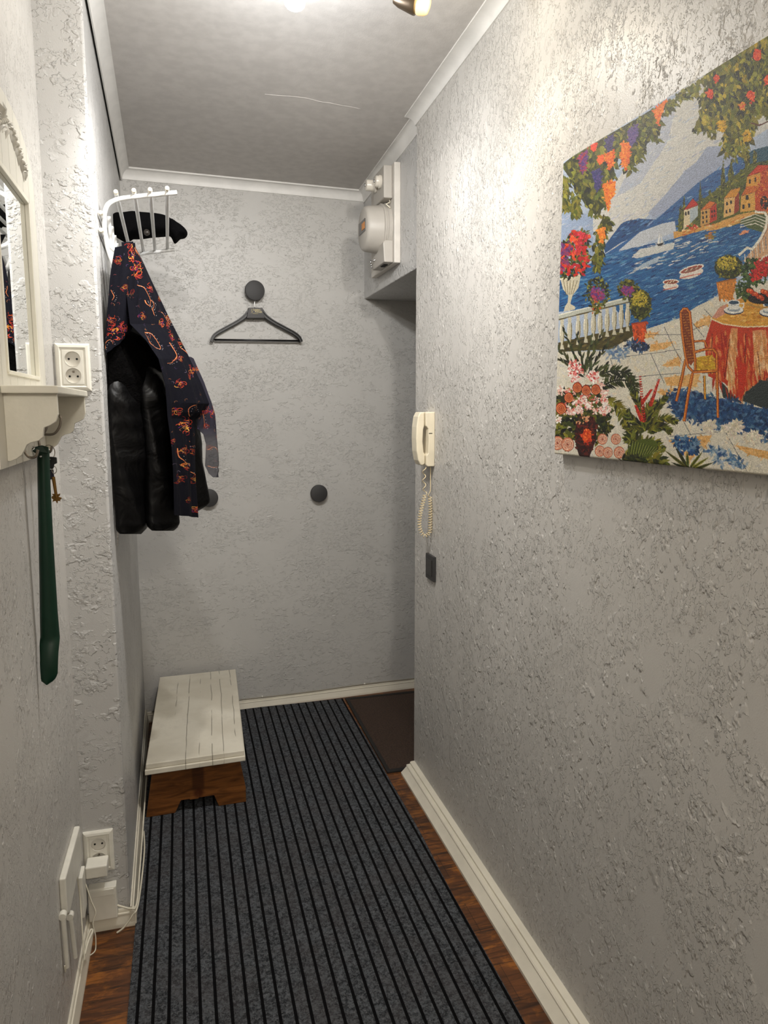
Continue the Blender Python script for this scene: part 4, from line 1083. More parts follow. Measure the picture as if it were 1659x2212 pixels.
# ------------------------------------------------------------------ tapestry picture on the right wall
XP = 0.831; PY0, PY1 = 1.553, 0.85; PZ0, PZ1 = 1.344, 1.986; RES = 0.00095
PW = int((PY0 - PY1) / RES); PH = int((PZ1 - PZ0) / RES)
_r, _u, _f = RV, UV, FV
def ztp(y): return 1.9855 - .0125 * (PY0 - y)      # the cloth is stretched a little out of square
def zbt(y): return 1.3445 + .009 * (PY0 - y)
def fcan(px, py):
    d = RV * (px - 829.5) - UV * (py - 1106.0) + FV * FPX
    if d.x < 20: d.x = 20
    t_ = (XP - CAM.x) / d.x
    y = CAM.y + d.y * t_; z = CAM.z + d.z * t_
    return ((PY0 - y) / RES, (ztp(y) - z) / (ztp(y) - zbt(y)) * PH)
K = Painter(PW, PH, fcan, (176, 188, 206))
def A(*pts): return [(1180 + x / 3.463, 50 + y / 3.463) for x, y in pts]
def Bq(*pts): return [(1180 + x / 3.463, 500 + y / 3.463) for x, y in pts]
def a1(x, y): return A((x, y))[0]
def b1(x, y): return Bq((x, y))[0]
G1 = [(124, 122, 42), (98, 98, 34), (150, 146, 60), (70, 74, 28), (112, 118, 46)]
GD = [(46, 50, 22), (64, 70, 30), (30, 34, 18), (84, 88, 36)]
GY = [(170, 156, 52), (192, 170, 60), (140, 132, 44)]
# sky
for k, (P, c) in enumerate([(A((100, 1000), (1800, -700), (1800, -100), (100, 1350)), (168, 180, 200)), (A((300, 1500), (1000, 500), (1500, 200), (1800, 700), (1000, 1200), (500, 1700)), (208, 206, 200)),
                            (A((520, 1300), (700, 900), (900, 640), (980, 600), (900, 900), (700, 1200)), (186, 190, 200)), (A((100, 1350), (350, 1450), (350, 1750), (100, 1750)), (156, 172, 198))]):
    K.poly(P, c)
K.scatter(A((100, 900), (1100, 300), (1700, 600), (1300, 1200), (700, 1500), (100, 1700)), 1500, 16, 3, [(214, 212, 206), (176, 186, 204), (200, 202, 206), (160, 172, 196)], -.6, .4, .5)
# far hills
K.poly(A((760, 1420), (900, 1270), (1040, 1100), (1120, 1040), (1200, 925), (1330, 915), (1800, 1100), (1800, 1300), (1000, 1340), (850, 1500)), (164, 172, 192))
K.poly(A((430, 1670), (560, 1500), (600, 1478), (700, 1462), (820, 1468), (740, 1560), (560, 1640), (440, 1720)), (52, 94, 142))
K.scatter(A((440, 1660), (600, 1480), (820, 1468), (600, 1600)), 160, 14, 3, [(30, 66, 116), (90, 132, 176), (44, 88, 120)], -.5, .3)
K.poly(A((420, 1740), (700, 1560), (830, 1460), (1000, 1310), (1130, 1195), (1270, 1100), (1340, 1085), (1420, 1010), (1540, 960), (1800, 900), (1800, 1500), (960, 1560), (700, 1640), (440, 1750)), (62, 108, 160))
K.scatter(A((700, 1560), (1000, 1310), (1270, 1100), (1800, 940), (1800, 1300), (960, 1560), (700, 1630)), 700, 16, 3.5, [(40, 84, 140), (104, 144, 186), (56, 104, 150), (140, 168, 196)], -.55, .3)
K.poly(A((540, 1700), (700, 1560), (860, 1500), (960, 1480), (970, 1560), (620, 1690)), (196, 200, 206))
K.poly(A((1450, 1010), (1540, 950), (1800, 880), (1800, 1050), (1500, 1060)), (58, 98, 116))
K.poly(A((980, 1560), (1010, 1380), (1180, 1310), (1290, 1230), (1420, 1130), (1530, 1050), (1800, 1000), (1800, 1480), (980, 1570)), (104, 108, 40))
K.scatter(A((980, 1560), (1010, 1380), (1180, 1310), (1290, 1230), (1420, 1130), (1530, 1050), (1800, 1000), (1800, 1480), (980, 1570)), 500, 10, 5, G1 + GD[:2])
# shore
K.poly(A((950, 1560), (1060, 1540), (1200, 1520), (1310, 1480), (1440, 1430), (1600, 1400), (1900, 1380), (1900, 1600), (1450, 1490), (1250, 1555), (1100, 1570), (955, 1620)), (214, 164, 92))
K.scatter(A((955, 1560), (1310, 1490), (1600, 1420), (1640, 1450), (1250, 1545), (960, 1615)), 260, 12, 4, [(236, 206, 150), (200, 120, 54), (222, 168, 90)], -.3, .3)
# water
WAT = A((430, 1740), (640, 1680), (950, 1612), (1110, 1565), (1310, 1540), (1440, 1500), (1660, 1500), (1800, 1520)) + Bq((1900, 0), (1650, 100), (1450, 260), (1270, 480), (1000, 650), (760, 730), (640, 720), (500, 560), (90, 600), (90, 300), (330, 240), (400, 180))
K.poly(WAT, (50, 106, 156))
K.scatter(WAT, 2600, 20, 2.6, [(38, 88, 140), (80, 134, 176), (28, 70, 118), (116, 156, 188), (58, 118, 166)], -.35, .15, .9)
K.poly(Bq((640, 190), (700, 130), (840, 105), (960, 80), (950, 130), (800, 170), (680, 200)), (206, 206, 202)); K.poly(Bq((720, 240), (850, 180), (830, 230), (640, 300)), (196, 200, 204), .8)
K.scatter(Bq((600, 330), (640, 120), (900, 60), (1300, 60), (1000, 240)), 130, 22, 2.5, [(204, 206, 204)], -.3, .2)
K.scatter(A((1150, 1590), (1250, 1560), (1230, 1620), (1180, 1620)), 40, 10, 4, [(150, 130, 50), (190, 130, 60)], -.2, .2)
K.scatter(A((1420, 1590), (1500, 1530), (1500, 1560)), 40, 12, 4, [(220, 150, 110)], -.3, .2)
# cypresses
for x, y0_, y1_, w_ in ((1030, 1290, 1540, 15), (1150, 1170, 1500, 13), (1000, 1360, 1560, 12), (1320, 1040, 1290, 17), (1380, 1020, 1240, 22), (1500, 900, 1090, 17), (1555, 950, 1060, 12), (1300, 1290, 1420, 28), (1438, 1260, 1420, 20)):
    P = A((x, y0_), (x + w_, lerp(y0_, y1_, .5)), (x + w_, y1_), (x - w_, y1_), (x - w_, lerp(y0_, y1_, .5))); K.poly(P, (96, 98, 34)); K.scatter(P, 60, 7, 3, G1 + [GD[0]], -1.5, .4)
# houses
def house(wall, roofs, wins, sides=()):
    K.poly(A(*wall[0]), wall[1])
    for s_, c in sides: K.poly(A(*s_), c)
    for r_, c in roofs: K.poly(A(*r_), c); K.line(A(*(r_ + [r_[0]])), .8, (96, 40, 24))
    for x, y, w_, h_ in wins: K.poly(A((x - w_, y - h_), (x, y - h_ * 1.3), (x + w_, y - h_), (x + w_, y + h_), (x - w_, y + h_)), (44, 34, 34))
house(([(1030, 1400), (1130, 1360), (1130, 1400), (1075, 1500), (1025, 1545)], (222, 206, 170)), [([(1025, 1400), (1095, 1310), (1138, 1360), (1100, 1375)], (196, 58, 36))], [(1042, 1425, 6, 13), (1062, 1420, 6, 13)], [([(1070, 1395), (1132, 1365), (1132, 1440), (1075, 1500)], (176, 186, 190))])
K.blob(*a1(1085, 1520), 12, 6, [(214, 70, 40), (190, 50, 40)], 30, 4, 3)
house(([(1155, 1400), (1222, 1380), (1222, 1495), (1150, 1520)], (206, 160, 92)), [([(1150, 1400), (1220, 1330), (1265, 1340), (1225, 1385)], (212, 120, 48))], [(1170, 1420, 6, 9), (1195, 1415, 6, 9), (1172, 1455, 6, 10), (1197, 1448, 6, 10), (1172, 1490, 6, 9), (1198, 1482, 6, 9), (1238, 1410, 5, 9), (1256, 1405, 5, 9), (1238, 1445, 5, 9), (1256, 1440, 5, 9)], [([(1222, 1385), (1270, 1345), (1275, 1470), (1222, 1495)], (188, 66, 38))])
for q in ((1238, 1410), (1256, 1405), (1238, 1445), (1256, 1440)): K.ell(*a1(*q), 1.8, 2.6, (60, 36, 34))
house(([(1330, 1310), (1410, 1290), (1400, 1430), (1325, 1455)], (222, 180, 116)), [([(1325, 1312), (1380, 1245), (1455, 1228), (1420, 1298)], (214, 152, 60))], [(1350, 1350, 7, 12), (1380, 1340, 7, 12), (1346, 1410, 7, 12), (1372, 1402, 7, 12)], [([(1410, 1290), (1440, 1270), (1440, 1400), (1400, 1430)], (160, 70, 44))])
house(([(1455, 1290), (1560, 1255), (1560, 1400), (1448, 1415)], (216, 166, 84)), [([(1455, 1292), (1500, 1210), (1620, 1190), (1565, 1262)], (206, 118, 44))], [(1500, 1305, 11, 16), (1473, 1375, 8, 14), (1515, 1365, 8, 14)], [([(1560, 1255), (1620, 1190), (1800, 1180), (1800, 1420), (1560, 1400)], (198, 84, 34))])
house(([(1500, 1150), (1600, 1110), (1600, 1215), (1490, 1222)], (216, 158, 70)), [([(1500, 1148), (1580, 1062), (1700, 1060), (1610, 1112)], (208, 76, 40))], [(1520, 1185, 8, 15), (1562, 1172, 8, 15)], [([(1600, 1115), (1700, 1060), (1800, 1060), (1800, 1230), (1600, 1215)], (196, 92, 38))])
K.ell(*a1(1628, 1345), 9, 16, (62, 36, 30))
K.scatter(A((1560, 1120), (1800, 1060), (1800, 1400), (1560, 1400)), 240, 6, 3, [(214, 110, 48), (180, 62, 34), (224, 140, 60)])
# bridge and railing
K.poly(A((1440, 1480), (1560, 1425), (1660, 1430), (1800, 1440), (1800, 1640), (1600, 1560), (1500, 1530)), (96, 110, 70)); 
for k in range(4): K.line(A((1450, 1470 + k * 18), (1560, 1430 + k * 22), (1640, 1460 + k * 24)), 1.6, (228, 222, 206))
K.poly(A((1640, 1480), (1800, 1440), (1800, 1740)) + Bq((1800, 200), (1560, 260), (1470, 220), (1600, 60)), (210, 170, 134))
for k in range(13):
    x = 1460 + k * 22; y = 190 - k * 19
    K.line(Bq((x, y), (x + 6, y + 90)), 1.6, (236, 226, 208) if k % 2 else (120, 130, 140))
K.line(A((1560, 1410), (1630, 1415), (1650, 1450), (1640, 1530), (1600, 1610), (1540, 1690)) + Bq((1500, 120), (1440, 175)), 5, (232, 226, 210))
K.line(A((1575, 1405), (1640, 1405), (1662, 1450), (1655, 1530), (1610, 1620)), 1.5, (150, 110, 90))
K.line(Bq((1800, 130), (1620, 190), (1520, 290), (1440, 330)), 4, (224, 214, 196))
# boats
K.poly(A((850, 1560), (846, 1650), (828, 1652)), (236, 234, 226)); K.poly(A((856, 1566), (872, 1640), (856, 1648)), (214, 212, 206)); K.poly(A((824, 1652), (876, 1640), (866, 1662), (836, 1668)), (52, 50, 50))
for (cx_, cy2, w_, h_, c1_, c2_) in ((930, 375, 62, 17, (176, 60, 40), (140, 90, 60)), (1085, 280, 98, 22, (170, 70, 52), (150, 110, 96))):
    an = -.05 if w_ < 80 else -.30
    K.ell(*b1(cx_, cy2 + 34), w_ / 3.463 * .95, h_ / 3.463 * 1.5, (222, 214, 204), an); K.line(Bq((cx_ - w_ * .9, cy2 + 48 + w_ * .2), (cx_ + w_ * .7, cy2 + 52 - w_ * .2)), 2.2, (206, 120, 100))
    K.ell(*b1(cx_, cy2), w_ / 3.463, h_ / 3.463 * 1.15, (232, 226, 214), an); K.ell(*b1(cx_, cy2 + 2), w_ / 3.463 * .86, h_ / 3.463 * .85, c1_, an); K.ell(*b1(cx_, cy2 + 3), w_ / 3.463 * .72, h_ / 3.463 * .6, c2_, an)
    for k in (-1, 0, 1): K.line(Bq((cx_ + k * w_ * .4 - 8, cy2 + 8 - k * w_ * .12), (cx_ + k * w_ * .4 + 8, cy2 - 8 - k * w_ * .12)), 1.5, (232, 214, 190))
# terrace
TER = Bq((60, 900), (480, 890), (640, 760), (760, 725), (1000, 645), (1120, 560), (1290, 480), (1440, 420), (1900, 300), (2600, 400), (2600, 2400), (60, 1900))
K.poly(TER, (214, 208, 192))
K.scatter(TER, 2600, 16, 6, [(224, 218, 204), (206, 202, 190), (196, 196, 192), (226, 210, 178), (212, 204, 186)], None, 1, .55)
for P in ([(720, 760), (840, 750), (800, 790), (700, 800)], [(780, 840), (960, 815), (900, 870), (770, 900)], [(860, 1000), (990, 930), (1000, 1000), (900, 1010)], [(880, 1090), (1150, 1060), (1120, 1160), (900, 1150)], [(830, 1200), (960, 1170), (900, 1240)], [(1100, 690), (1220, 620), (1230, 690), (1120, 720)], [(910, 1560), (1000, 1530), (1100, 1560), (960, 1600)], [(1100, 1530), (1240, 1520), (1180, 1620), (1110, 1600)], [(1020, 1640), (1130, 1660), (1060, 1720)], [(1400, 1590), (1659, 1640), (1659, 1700), (1500, 1660)]):
    K.poly(Bq(*P), (222, 178, 118)); K.scatter(Bq(*P), 60, 9, 4, [(230, 190, 134), (212, 160, 96)], None, 1, .8)
for P in ([(480, 950), (780, 910), (1000, 880)], [(620, 1090), (1000, 1055)], [(880, 710), (960, 880), (1020, 980)], [(780, 910), (880, 1130)], [(760, 770), (1000, 770), (1180, 700)], [(1090, 680), (1180, 790)], [(920, 1530), (1130, 1510), (1340, 1490), (1659, 1560)], [(980, 1330), (1080, 1520)], [(1330, 1480), (1500, 1790)], [(1180, 580), (1240, 640)], [(480, 950), (500, 1020)]):
    K.line(Bq(*P), 1.2, (62, 72, 84), .85)
# balustrade
K.poly(Bq((90, 830), (640, 700), (650, 780), (480, 880), (90, 900)), (92, 84, 48)); K.scatter(Bq((90, 830), (640, 720), (650, 780), (480, 880), (90, 900)), 160, 12, 4, [(120, 110, 66), (70, 66, 40)], -.3, .3)
for k, x in enumerate((118, 175, 238, 296, 352, 402, 455, 508, 560, 608)):
    yt = 655 - (x - 118) * .245; yb2 = 880 - (x - 118) * .28
    h_ = yb2 - yt
    K.poly(Bq((x - 14, yt), (x + 14, yt), (x + 12, yt + h_ * .16), (x + 20, yt + h_ * .38), (x + 18, yt + h_ * .62), (x + 8, yt + h_ * .82), (x + 16, yb2), (x - 16, yb2), (x - 8, yt + h_ * .82), (x - 18, yt + h_ * .62), (x - 20, yt + h_ * .38), (x - 12, yt + h_ * .16)), (204, 198, 176))
    K.line(Bq((x + 13, yt + h_ * .2), (x + 14, yt + h_ * .6), (x + 6, yt + h_ * .85)), 1.6, (128, 116, 72))
    K.line(Bq((x - 10, yt + h_ * .2), (x - 14, yt + h_ * .55)), 1.6, (236, 230, 216))
K.poly(Bq((85, 620), (640, 480), (640, 520), (85, 665)), (188, 190, 178)); K.line(Bq((85, 660), (640, 520)), 2.4, (104, 92, 54)); K.line(Bq((85, 625), (640, 485)), 2, (228, 226, 212))
# urn with flowers at the left
K.poly(Bq((105, 350), (262, 310), (240, 420), (195, 480), (180, 540), (215, 560), (215, 580), (130, 600), (140, 560), (160, 530), (165, 480), (125, 430)), (206, 198, 176))
for k in range(5): K.line(Bq((128 + k * 26, 365), (150 + k * 12, 470)), 1.3, (132, 120, 78))
K.line(Bq((105, 355), (262, 315)), 3, (232, 226, 208))
UR = A((105, 1700), (150, 1600), (210, 1560), (300, 1560), (320, 1640), (300, 1732)) + Bq((330, 220), (260, 310), (180, 330), (105, 340))
K.scatter(UR, 420, 11, 6, GD + G1); K.scatter(UR, 150, 12, 8, [(206, 54, 40), (190, 40, 52), (226, 90, 50)]); K.scatter(Bq((105, 80), (180, 80), (170, 250), (105, 300)), 60, 9, 6, [(112, 60, 120), (150, 70, 110)])
for x, y in ((250, 1590), (285, 1600), (245, 1660), (240, 1710)): K.blob(*a1(x, y), 7, 7, [(216, 70, 90), (200, 50, 60)], 22, 5, 4)
# hanging flowers on the balustrade
for x, y, rx_, ry_ in ((380, 460, 26, 28), (610, 430, 19, 14)):
    K.blob(*b1(x, y), rx_, ry_ + 6, G1 + GD, 200, 8, 5); K.blob(*b1(x, y + 10), rx_ * .55, ry_ * .6, [(150, 72, 130), (178, 66, 92), (110, 66, 140)], 90, 6, 5)
K.blob(*b1(370, 570), 9, 14, G1 + [(206, 110, 50)], 50, 8, 4)
# topiaries
def topiary(x, y, rx_, ry_, pot, pc):
    K.poly(Bq(*pot), pc); K.scatter(Bq(*pot), 90, 8, 4, [tuple(v * .85 for v in pc), tuple(min(255, v * 1.12) for v in pc)], 1.3, .4)
    K.line(Bq(pot[0], pot[1]), 2.4, tuple(v * .8 for v in pc))
    K.ell(*b1(x, y), rx_ / 3.463, ry_ / 3.463, (70, 74, 26)); K.blob(*b1(x, y), rx_ / 3.463 * .95, ry_ / 3.463 * .95, G1 + GD, 260, 6, 4)
    K.blob(*b1(x - rx_ * .1, y - ry_ * .35), rx_ / 3.463 * .7, ry_ / 3.463 * .5, GY + [(206, 186, 80)], 170, 5, 3.5)
topiary(705, 545, 82, 115, [(638, 690), (750, 670), (730, 820), (660, 830)], (204, 92, 42))
topiary(1362, 265, 108, 90, [(1270, 380), (1420, 350), (1390, 515), (1290, 500)], (208, 138, 62))
# table with cloth
K.poly(Bq((1180, 840), (1235, 660), (1300, 560), (1500, 480), (1900, 470), (2300, 560), (2400, 900), (2350, 1150), (2000, 1100), (1760, 1080), (1590, 1130), (1480, 1200), (1452, 1262), (1330, 1130), (1210, 1080)), (196, 74, 36))
K.poly(Bq((1600, 1100), (1760, 1080), (2300, 1100), (2300, 1330), (1659, 1330), (1480, 1270), (1440, 1262), (1490, 1195)), (66, 74, 74)); K.poly(Bq((1290, 1100), (1440, 1262), (1480, 1290), (1320, 1240)), (66, 74, 74))
CL = Bq((1220, 700), (1500, 740), (1900, 700), (2300, 760), (2350, 1100), (1760, 1060), (1590, 1120), (1480, 1190), (1452, 1250), (1250, 1080), (1200, 860))
K.scatter(CL, 800, 30, 5, [(214, 120, 70), (196, 70, 34), (176, 54, 28), (222, 150, 96)], 1.5, .18, .75)
for P in ([(1380, 720), (1430, 720), (1400, 1160), (1340, 1100)], [(1540, 740), (1640, 730), (1659, 1000), (1560, 1060)], [(1720, 720), (1800, 720), (1860, 1040), (1780, 1030)]): K.poly(Bq(*P), (222, 174, 124), .75); K.scatter(Bq(*P), 140, 22, 4, [(230, 190, 144), (210, 150, 96)], 1.5, .15, .9)
for P in ([(1490, 760), (1480, 1190)], [(1580, 900), (1600, 1110)], [(1240, 760), (1230, 1060)], [(1370, 800), (1330, 1100)]): K.line(Bq(*P), 1.6, (96, 28, 18), .8)
K.poly(Bq((1235, 650), (1300, 560), (1460, 500), (1900, 480), (2250, 560), (2300, 650), (1900, 700), (1480, 712), (1320, 690)), (214, 160, 70)); K.scatter(Bq((1260, 650), (1320, 560), (1460, 520), (1900, 500), (2250, 580), (1900, 680), (1480, 700)), 300, 14, 4, [(228, 186, 100), (204, 142, 56), (218, 168, 90)], -.1, .3)
K.poly(Bq((1240, 640), (1290, 570), (1350, 540), (1340, 610), (1270, 650)), (206, 150, 130)); K.line(Bq((1240, 655), (1320, 690), (1480, 712), (1700, 705), (1900, 695)), 2.6, (232, 214, 178))
def cup(x, y):
    K.ell(*b1(x, y + 60), 22, 9.5, (44, 64, 92)); K.ell(*b1(x, y + 54), 21, 8.5, (226, 224, 216)); K.ell(*b1(x, y + 50), 14, 5, (150, 160, 168))
    K.poly(Bq((x - 46, y), (x + 46, y), (x + 34, y + 52), (x - 34, y + 52)), (220, 218, 210)); K.ell(*b1(x, y), 13.5, 6, (228, 226, 220)); K.ell(*b1(x, y), 11, 4.2, (64, 90, 112))
    K.line(Bq((x + 46, y + 8), (x + 76, y + 6), (x + 74, y + 34), (x + 42, y + 42)), 2, (226, 224, 216)); K.line(Bq((x - 40, y + 20), (x + 36, y + 20)), 1, (110, 124, 140), .7)
cup(1400, 530); cup(1665, 545)
# chair
CH = (192, 104, 40); CD = (88, 34, 18); CLt = (226, 152, 66)
def bar(P, w_, c=CH): K.line(Bq(*P), w_ + 1.5, CD); K.line(Bq(*P), w_, c); K.line([(q[0] - w_ * .18, q[1]) for q in Bq(*P)], w_ * .35, CLt)
bar([(1180, 1080), (1186, 1250)], 4, (206, 160, 60)); bar([(1040, 960), (1010, 1100), (972, 1262)], 5)
bar([(1100, 820), (1180, 815), (1200, 860)], 3.6)
K.poly(Bq((1110, 940), (1240, 920), (1265, 1000), (1265, 1045), (1110, 1055)), (206, 168, 54)); K.scatter(Bq((1110, 940), (1240, 920), (1265, 1040), (1110, 1050)), 140, 9, 3, [(222, 186, 70), (188, 146, 44), (200, 150, 60)], .3, .5)
K.poly(Bq((1110, 850), (1170, 840), (1190, 900), (1115, 910)), (216, 210, 190))
K.poly(Bq((1000, 600), (1020, 575), (1050, 575), (1075, 600), (1095, 800), (1110, 960), (1080, 1000), (1045, 960), (1015, 760)), (150, 80, 34))
for k in range(18): K.line(Bq((1008 + k * 1.8, 620 + k * 20), (1072 + k * 2.1, 616 + k * 20)), .8, (214, 150, 70))
for k in range(5): K.line(Bq((1016 + k * 12, 600), (1050 + k * 13, 960)), .8, (74, 34, 18))
bar([(1004, 610), (1015, 760), (1040, 930), (1060, 1010), (1100, 1050)], 4.4); bar([(1006, 600), (1025, 576), (1050, 576), (1072, 604), (1090, 780), (1112, 960), (1112, 1050)], 4.4)
bar([(1110, 900), (1180, 880), (1250, 880), (1274, 910), (1276, 1050), (1282, 1385)], 5); bar([(1096, 1050), (1275, 1040)], 5); bar([(1092, 1060), (1060, 1220), (1030, 1412)], 5.4)
# shade under the chair and table
SHD = [Bq((930, 1180), (1060, 1180), (1290, 1240), (1660, 1330), (2400, 1330), (2400, 1640), (1659, 1560), (1500, 1540), (1400, 1460), (1240, 1500), (1140, 1440), (980, 1400), (900, 1290))]
for P in SHD:
    K.poly(Bq((950, 1200), (1060, 1190), (1290, 1250), (1660, 1330), (2400, 1330), (2400, 1560), (1659, 1480), (1480, 1500), (1420, 1420), (1240, 1470), (1140, 1410), (990, 1370), (930, 1280)), (50, 88, 130)); K.scatter(P, 2600, 13, 6, [(54, 92, 134), (44, 78, 118), (70, 108, 146), (40, 66, 104), (96, 126, 156)], None, 1, .85)
bar([(1096, 1050), (1275, 1040)], 5); bar([(1092, 1060), (1060, 1220), (1030, 1412)], 5.4); bar([(1276, 1050), (1282, 1385)], 4.6); bar([(1020, 1060), (1000, 1150), (972, 1262)], 5); bar([(1182, 1080), (1186, 1250)], 3.6, (206, 160, 60))
K.poly(Bq((1600, 1110), (2300, 1110), (2300, 1320), (1659, 1320), (1480, 1270), (1500, 1195)), (66, 74, 74))
K.poly(Bq((1420, 960), (1452, 1262), (1480, 1195), (1500, 1000)), (200, 66, 36))
for P in (Bq((1340, 1440), (1440, 1420), (1460, 1470), (1400, 1520), (1310, 1490)), Bq((1180, 1440), (1250, 1430), (1240, 1480), (1190, 1500)), Bq((1500, 1500), (1590, 1510), (1560, 1580), (1490, 1550))): K.scatter(P, 200, 11, 6, [(220, 212, 194), (206, 196, 176)])
K.scatter(Bq((940, 1540), (1120, 1560), (1120, 1650), (1000, 1640)), 260, 11, 6, [(56, 96, 140), (40, 76, 116), (110, 140, 166)]); K.scatter(Bq((1150, 1600), (1350, 1620), (1500, 1760), (1300, 1740)), 260, 12, 6, [(84, 120, 160), (150, 168, 184), (60, 98, 140)], None, 1, .7)
K.scatter(Bq((640, 820), (760, 830), (740, 900), (650, 880), (600, 850)), 150, 10, 5, [(44, 70, 110), (84, 110, 140), (50, 60, 80)]); K.scatter(Bq((440, 900), (640, 850), (560, 950), (480, 950)), 120, 11, 5, [(120, 146, 176), (90, 116, 150)], None, 1, .6)
# fruit and red flowers on the table
K.blob(*b1(1560, 300), 30, 26, [(46, 70, 34), (72, 96, 44), (96, 116, 56)], 240, 10, 6); K.blob(*b1(1480, 440), 18, 18, [(60, 84, 40), (96, 110, 50)], 120, 9, 6)
for x, y in ((1620, 290), (1560, 330), (1600, 250), (1650, 230), (1700, 270), (1740, 330)): K.blob(*b1(x, y), 11, 12, [(196, 34, 34), (166, 26, 30), (220, 60, 50)], 50, 7, 5)
K.ell(*b1(1600, 500), 28, 12, (46, 30, 20)); K.line(Bq((1500, 540), (1600, 570), (1700, 560)), 4, (190, 150, 84))
for k in range(26): 
    x = 1510 + (k * 37) % 190; y = 440 + (k * 23) % 60; K.ell(*b1(x, y), 5.2, 5.2, (120, 34, 18)); K.ell(*b1(x, y), 4.6, 4.6, K.jit((216, 92, 44))); K.ell(*b1(x - 3, y - 4), 1.7, 1.7, (240, 150, 100))
# vines along the top
VN = [A((120, 1060), (200, 990), (330, 900), (450, 840), (560, 780), (700, 700), (800, 640), (860, 620), (850, 760), (830, 880), (760, 860), (740, 960), (680, 1010), (640, 1100), (580, 1080), (540, 980), (500, 1060), (520, 1150), (440, 1240), (440, 1370), (370, 1440), (290, 1360), (230, 1260), (190, 1180), (120, 1080)),
      A((115, 1130), (160, 1150), (150, 1250), (160, 1380), (118, 1390)), A((200, 1260), (230, 1290), (235, 1430), (200, 1420)), A((430, 1440), (470, 1450), (440, 1600), (400, 1640), (370, 1560)), A((360, 1640), (420, 1640), (410, 1732)) + Bq((400, 200), (385, 280), (355, 200)),
      A((870, 590), (980, 530), (960, 600), (900, 660)), A((985, 520), (1030, 490), (1010, 560)), A((1060, 470), (1180, 390), (1150, 480), (1080, 560), (1060, 520))]
for i, P in enumerate(VN):
    K.poly(P, (72, 76, 30)) if i in (0, 3) else None
    K.scatter(P, 1100 if i == 0 else 90, 17, 9, G1 + [(132, 128, 46)] + ([GD[0], GD[3]] if i < 5 else []), 1.3, .9)
    for q in P[::1]:
        for _ in range(4): K.leaf(q[0] + K.r.uniform(-3, 3), q[1] + K.r.uniform(-3, 3), 8, 4, K.r.uniform(.6, 2.4), K.jit(K.r.choice(G1)))
for P, pal in ((A((240, 1000), (310, 940), (300, 1060), (270, 1140)), [(120, 60, 120), (160, 60, 80), (90, 60, 130)]), (A((340, 1120), (400, 1080), (410, 1200), (380, 1270)), [(66, 62, 120), (86, 72, 130)]), (A((440, 870), (500, 830), (490, 940), (460, 990)), [(84, 74, 120), (70, 60, 100)]),
               (A((610, 800), (680, 760), (670, 880), (620, 940)), [(110, 84, 140), (90, 76, 130)]), (A((440, 980), (510, 950), (500, 1060), (470, 1100)), [(232, 120, 44), (240, 140, 50), (214, 90, 40)]), (A((560, 900), (620, 890), (625, 1000), (590, 1105), (560, 1020)), [(236, 132, 44), (240, 150, 56), (220, 100, 40)]),
               (A((795, 660), (905, 560), (870, 660), (835, 770), (820, 700)), [(236, 130, 44), (226, 104, 40), (242, 150, 60)]), (A((425, 1200), (520, 1180), (510, 1290), (470, 1330), (475, 1390), (460, 1415), (435, 1300)), [(238, 140, 44), (244, 160, 60), (226, 110, 36)]), (A((385, 1540), (435, 1530), (440, 1600), (410, 1640)), [(238, 136, 48), (244, 156, 60)]),
               (A((395, 1000), (420, 1000), (418, 1040), (395, 1040)), [(236, 110, 50)]), (A((345, 910), (368, 900), (360, 945), (345, 940)), [(226, 80, 50)])):
    K.poly(P, pal[0]); K.scatter(P, 160, 6, 4.5, pal)
# tree with oranges at the upper right
TR = A((1185, 380), (1300, 290), (1450, 190), (1560, 120), (1700, 30), (2300, -700), (2600, -600), (2600, 500), (1800, 640), (1660, 700), (1530, 680), (1540, 760), (1500, 880), (1470, 940), (1400, 1010), (1350, 980), (1320, 900), (1330, 850), (1320, 780), (1280, 760), (1250, 830), (1190, 800), (1110, 785), (1160, 650), (1150, 560), (1200, 480))
K.poly(TR, (108, 108, 40)); K.scatter(TR, 4200, 22, 10, G1 + GY[:1] + [(132, 130, 46), (120, 118, 40)], 1.5, 1.0); K.scatter(TR, 500, 20, 9, GD, 1.5, .9); K.scatter(TR, 700, 14, 7, GY + [(150, 146, 56)], 1.5, 1.0)
for q in TR[9:]:
    for _ in range(5): K.leaf(q[0] + K.r.uniform(-4, 4), q[1] + K.r.uniform(-4, 4), 12, 5, K.r.uniform(.8, 2.4), K.jit(K.r.choice(G1 + GD[:1])))
for x, y, r_ in ((1222, 530, 26), (1272, 415, 20), (1525, 550, 36), (1575, 240, 36), (1650, 430, 26), (1465, 615, 22), (1740, 180, 34), (1850, 380, 34), (2000, 100, 34)):
    for _ in range(26): K.leaf(a1(x, y)[0] + K.r.uniform(-r_, r_) * .38, a1(x, y)[1] + K.r.uniform(-r_, r_) * .38, 13, 6, K.r.uniform(0, 6.3), K.jit(K.r.choice(GD), 8))
    P = (x, y); cc = (226, 84, 42) if r_ != 22 else (222, 160, 46)
    K.ell(*a1(x, y), r_ / 3.463 * .85, r_ / 3.463 * 1.25, cc); K.blob(*a1(x, y), r_ / 3.463 * .7, r_ / 3.463 * 1.1, [cc, (240, 112, 60), (206, 60, 36)], 40, 6, 4)
for x, y, rx_, ry_ in ((1310, 770, 8, 14), (1500, 850, 8, 12)): K.blob(*a1(x, y), rx_, ry_, [(222, 176, 48), (204, 160, 44)], 60, 6, 4)
K.line(A((1530, 750), (1590, 765), (1660, 735), (1800, 700)), 3, (110, 60, 40))
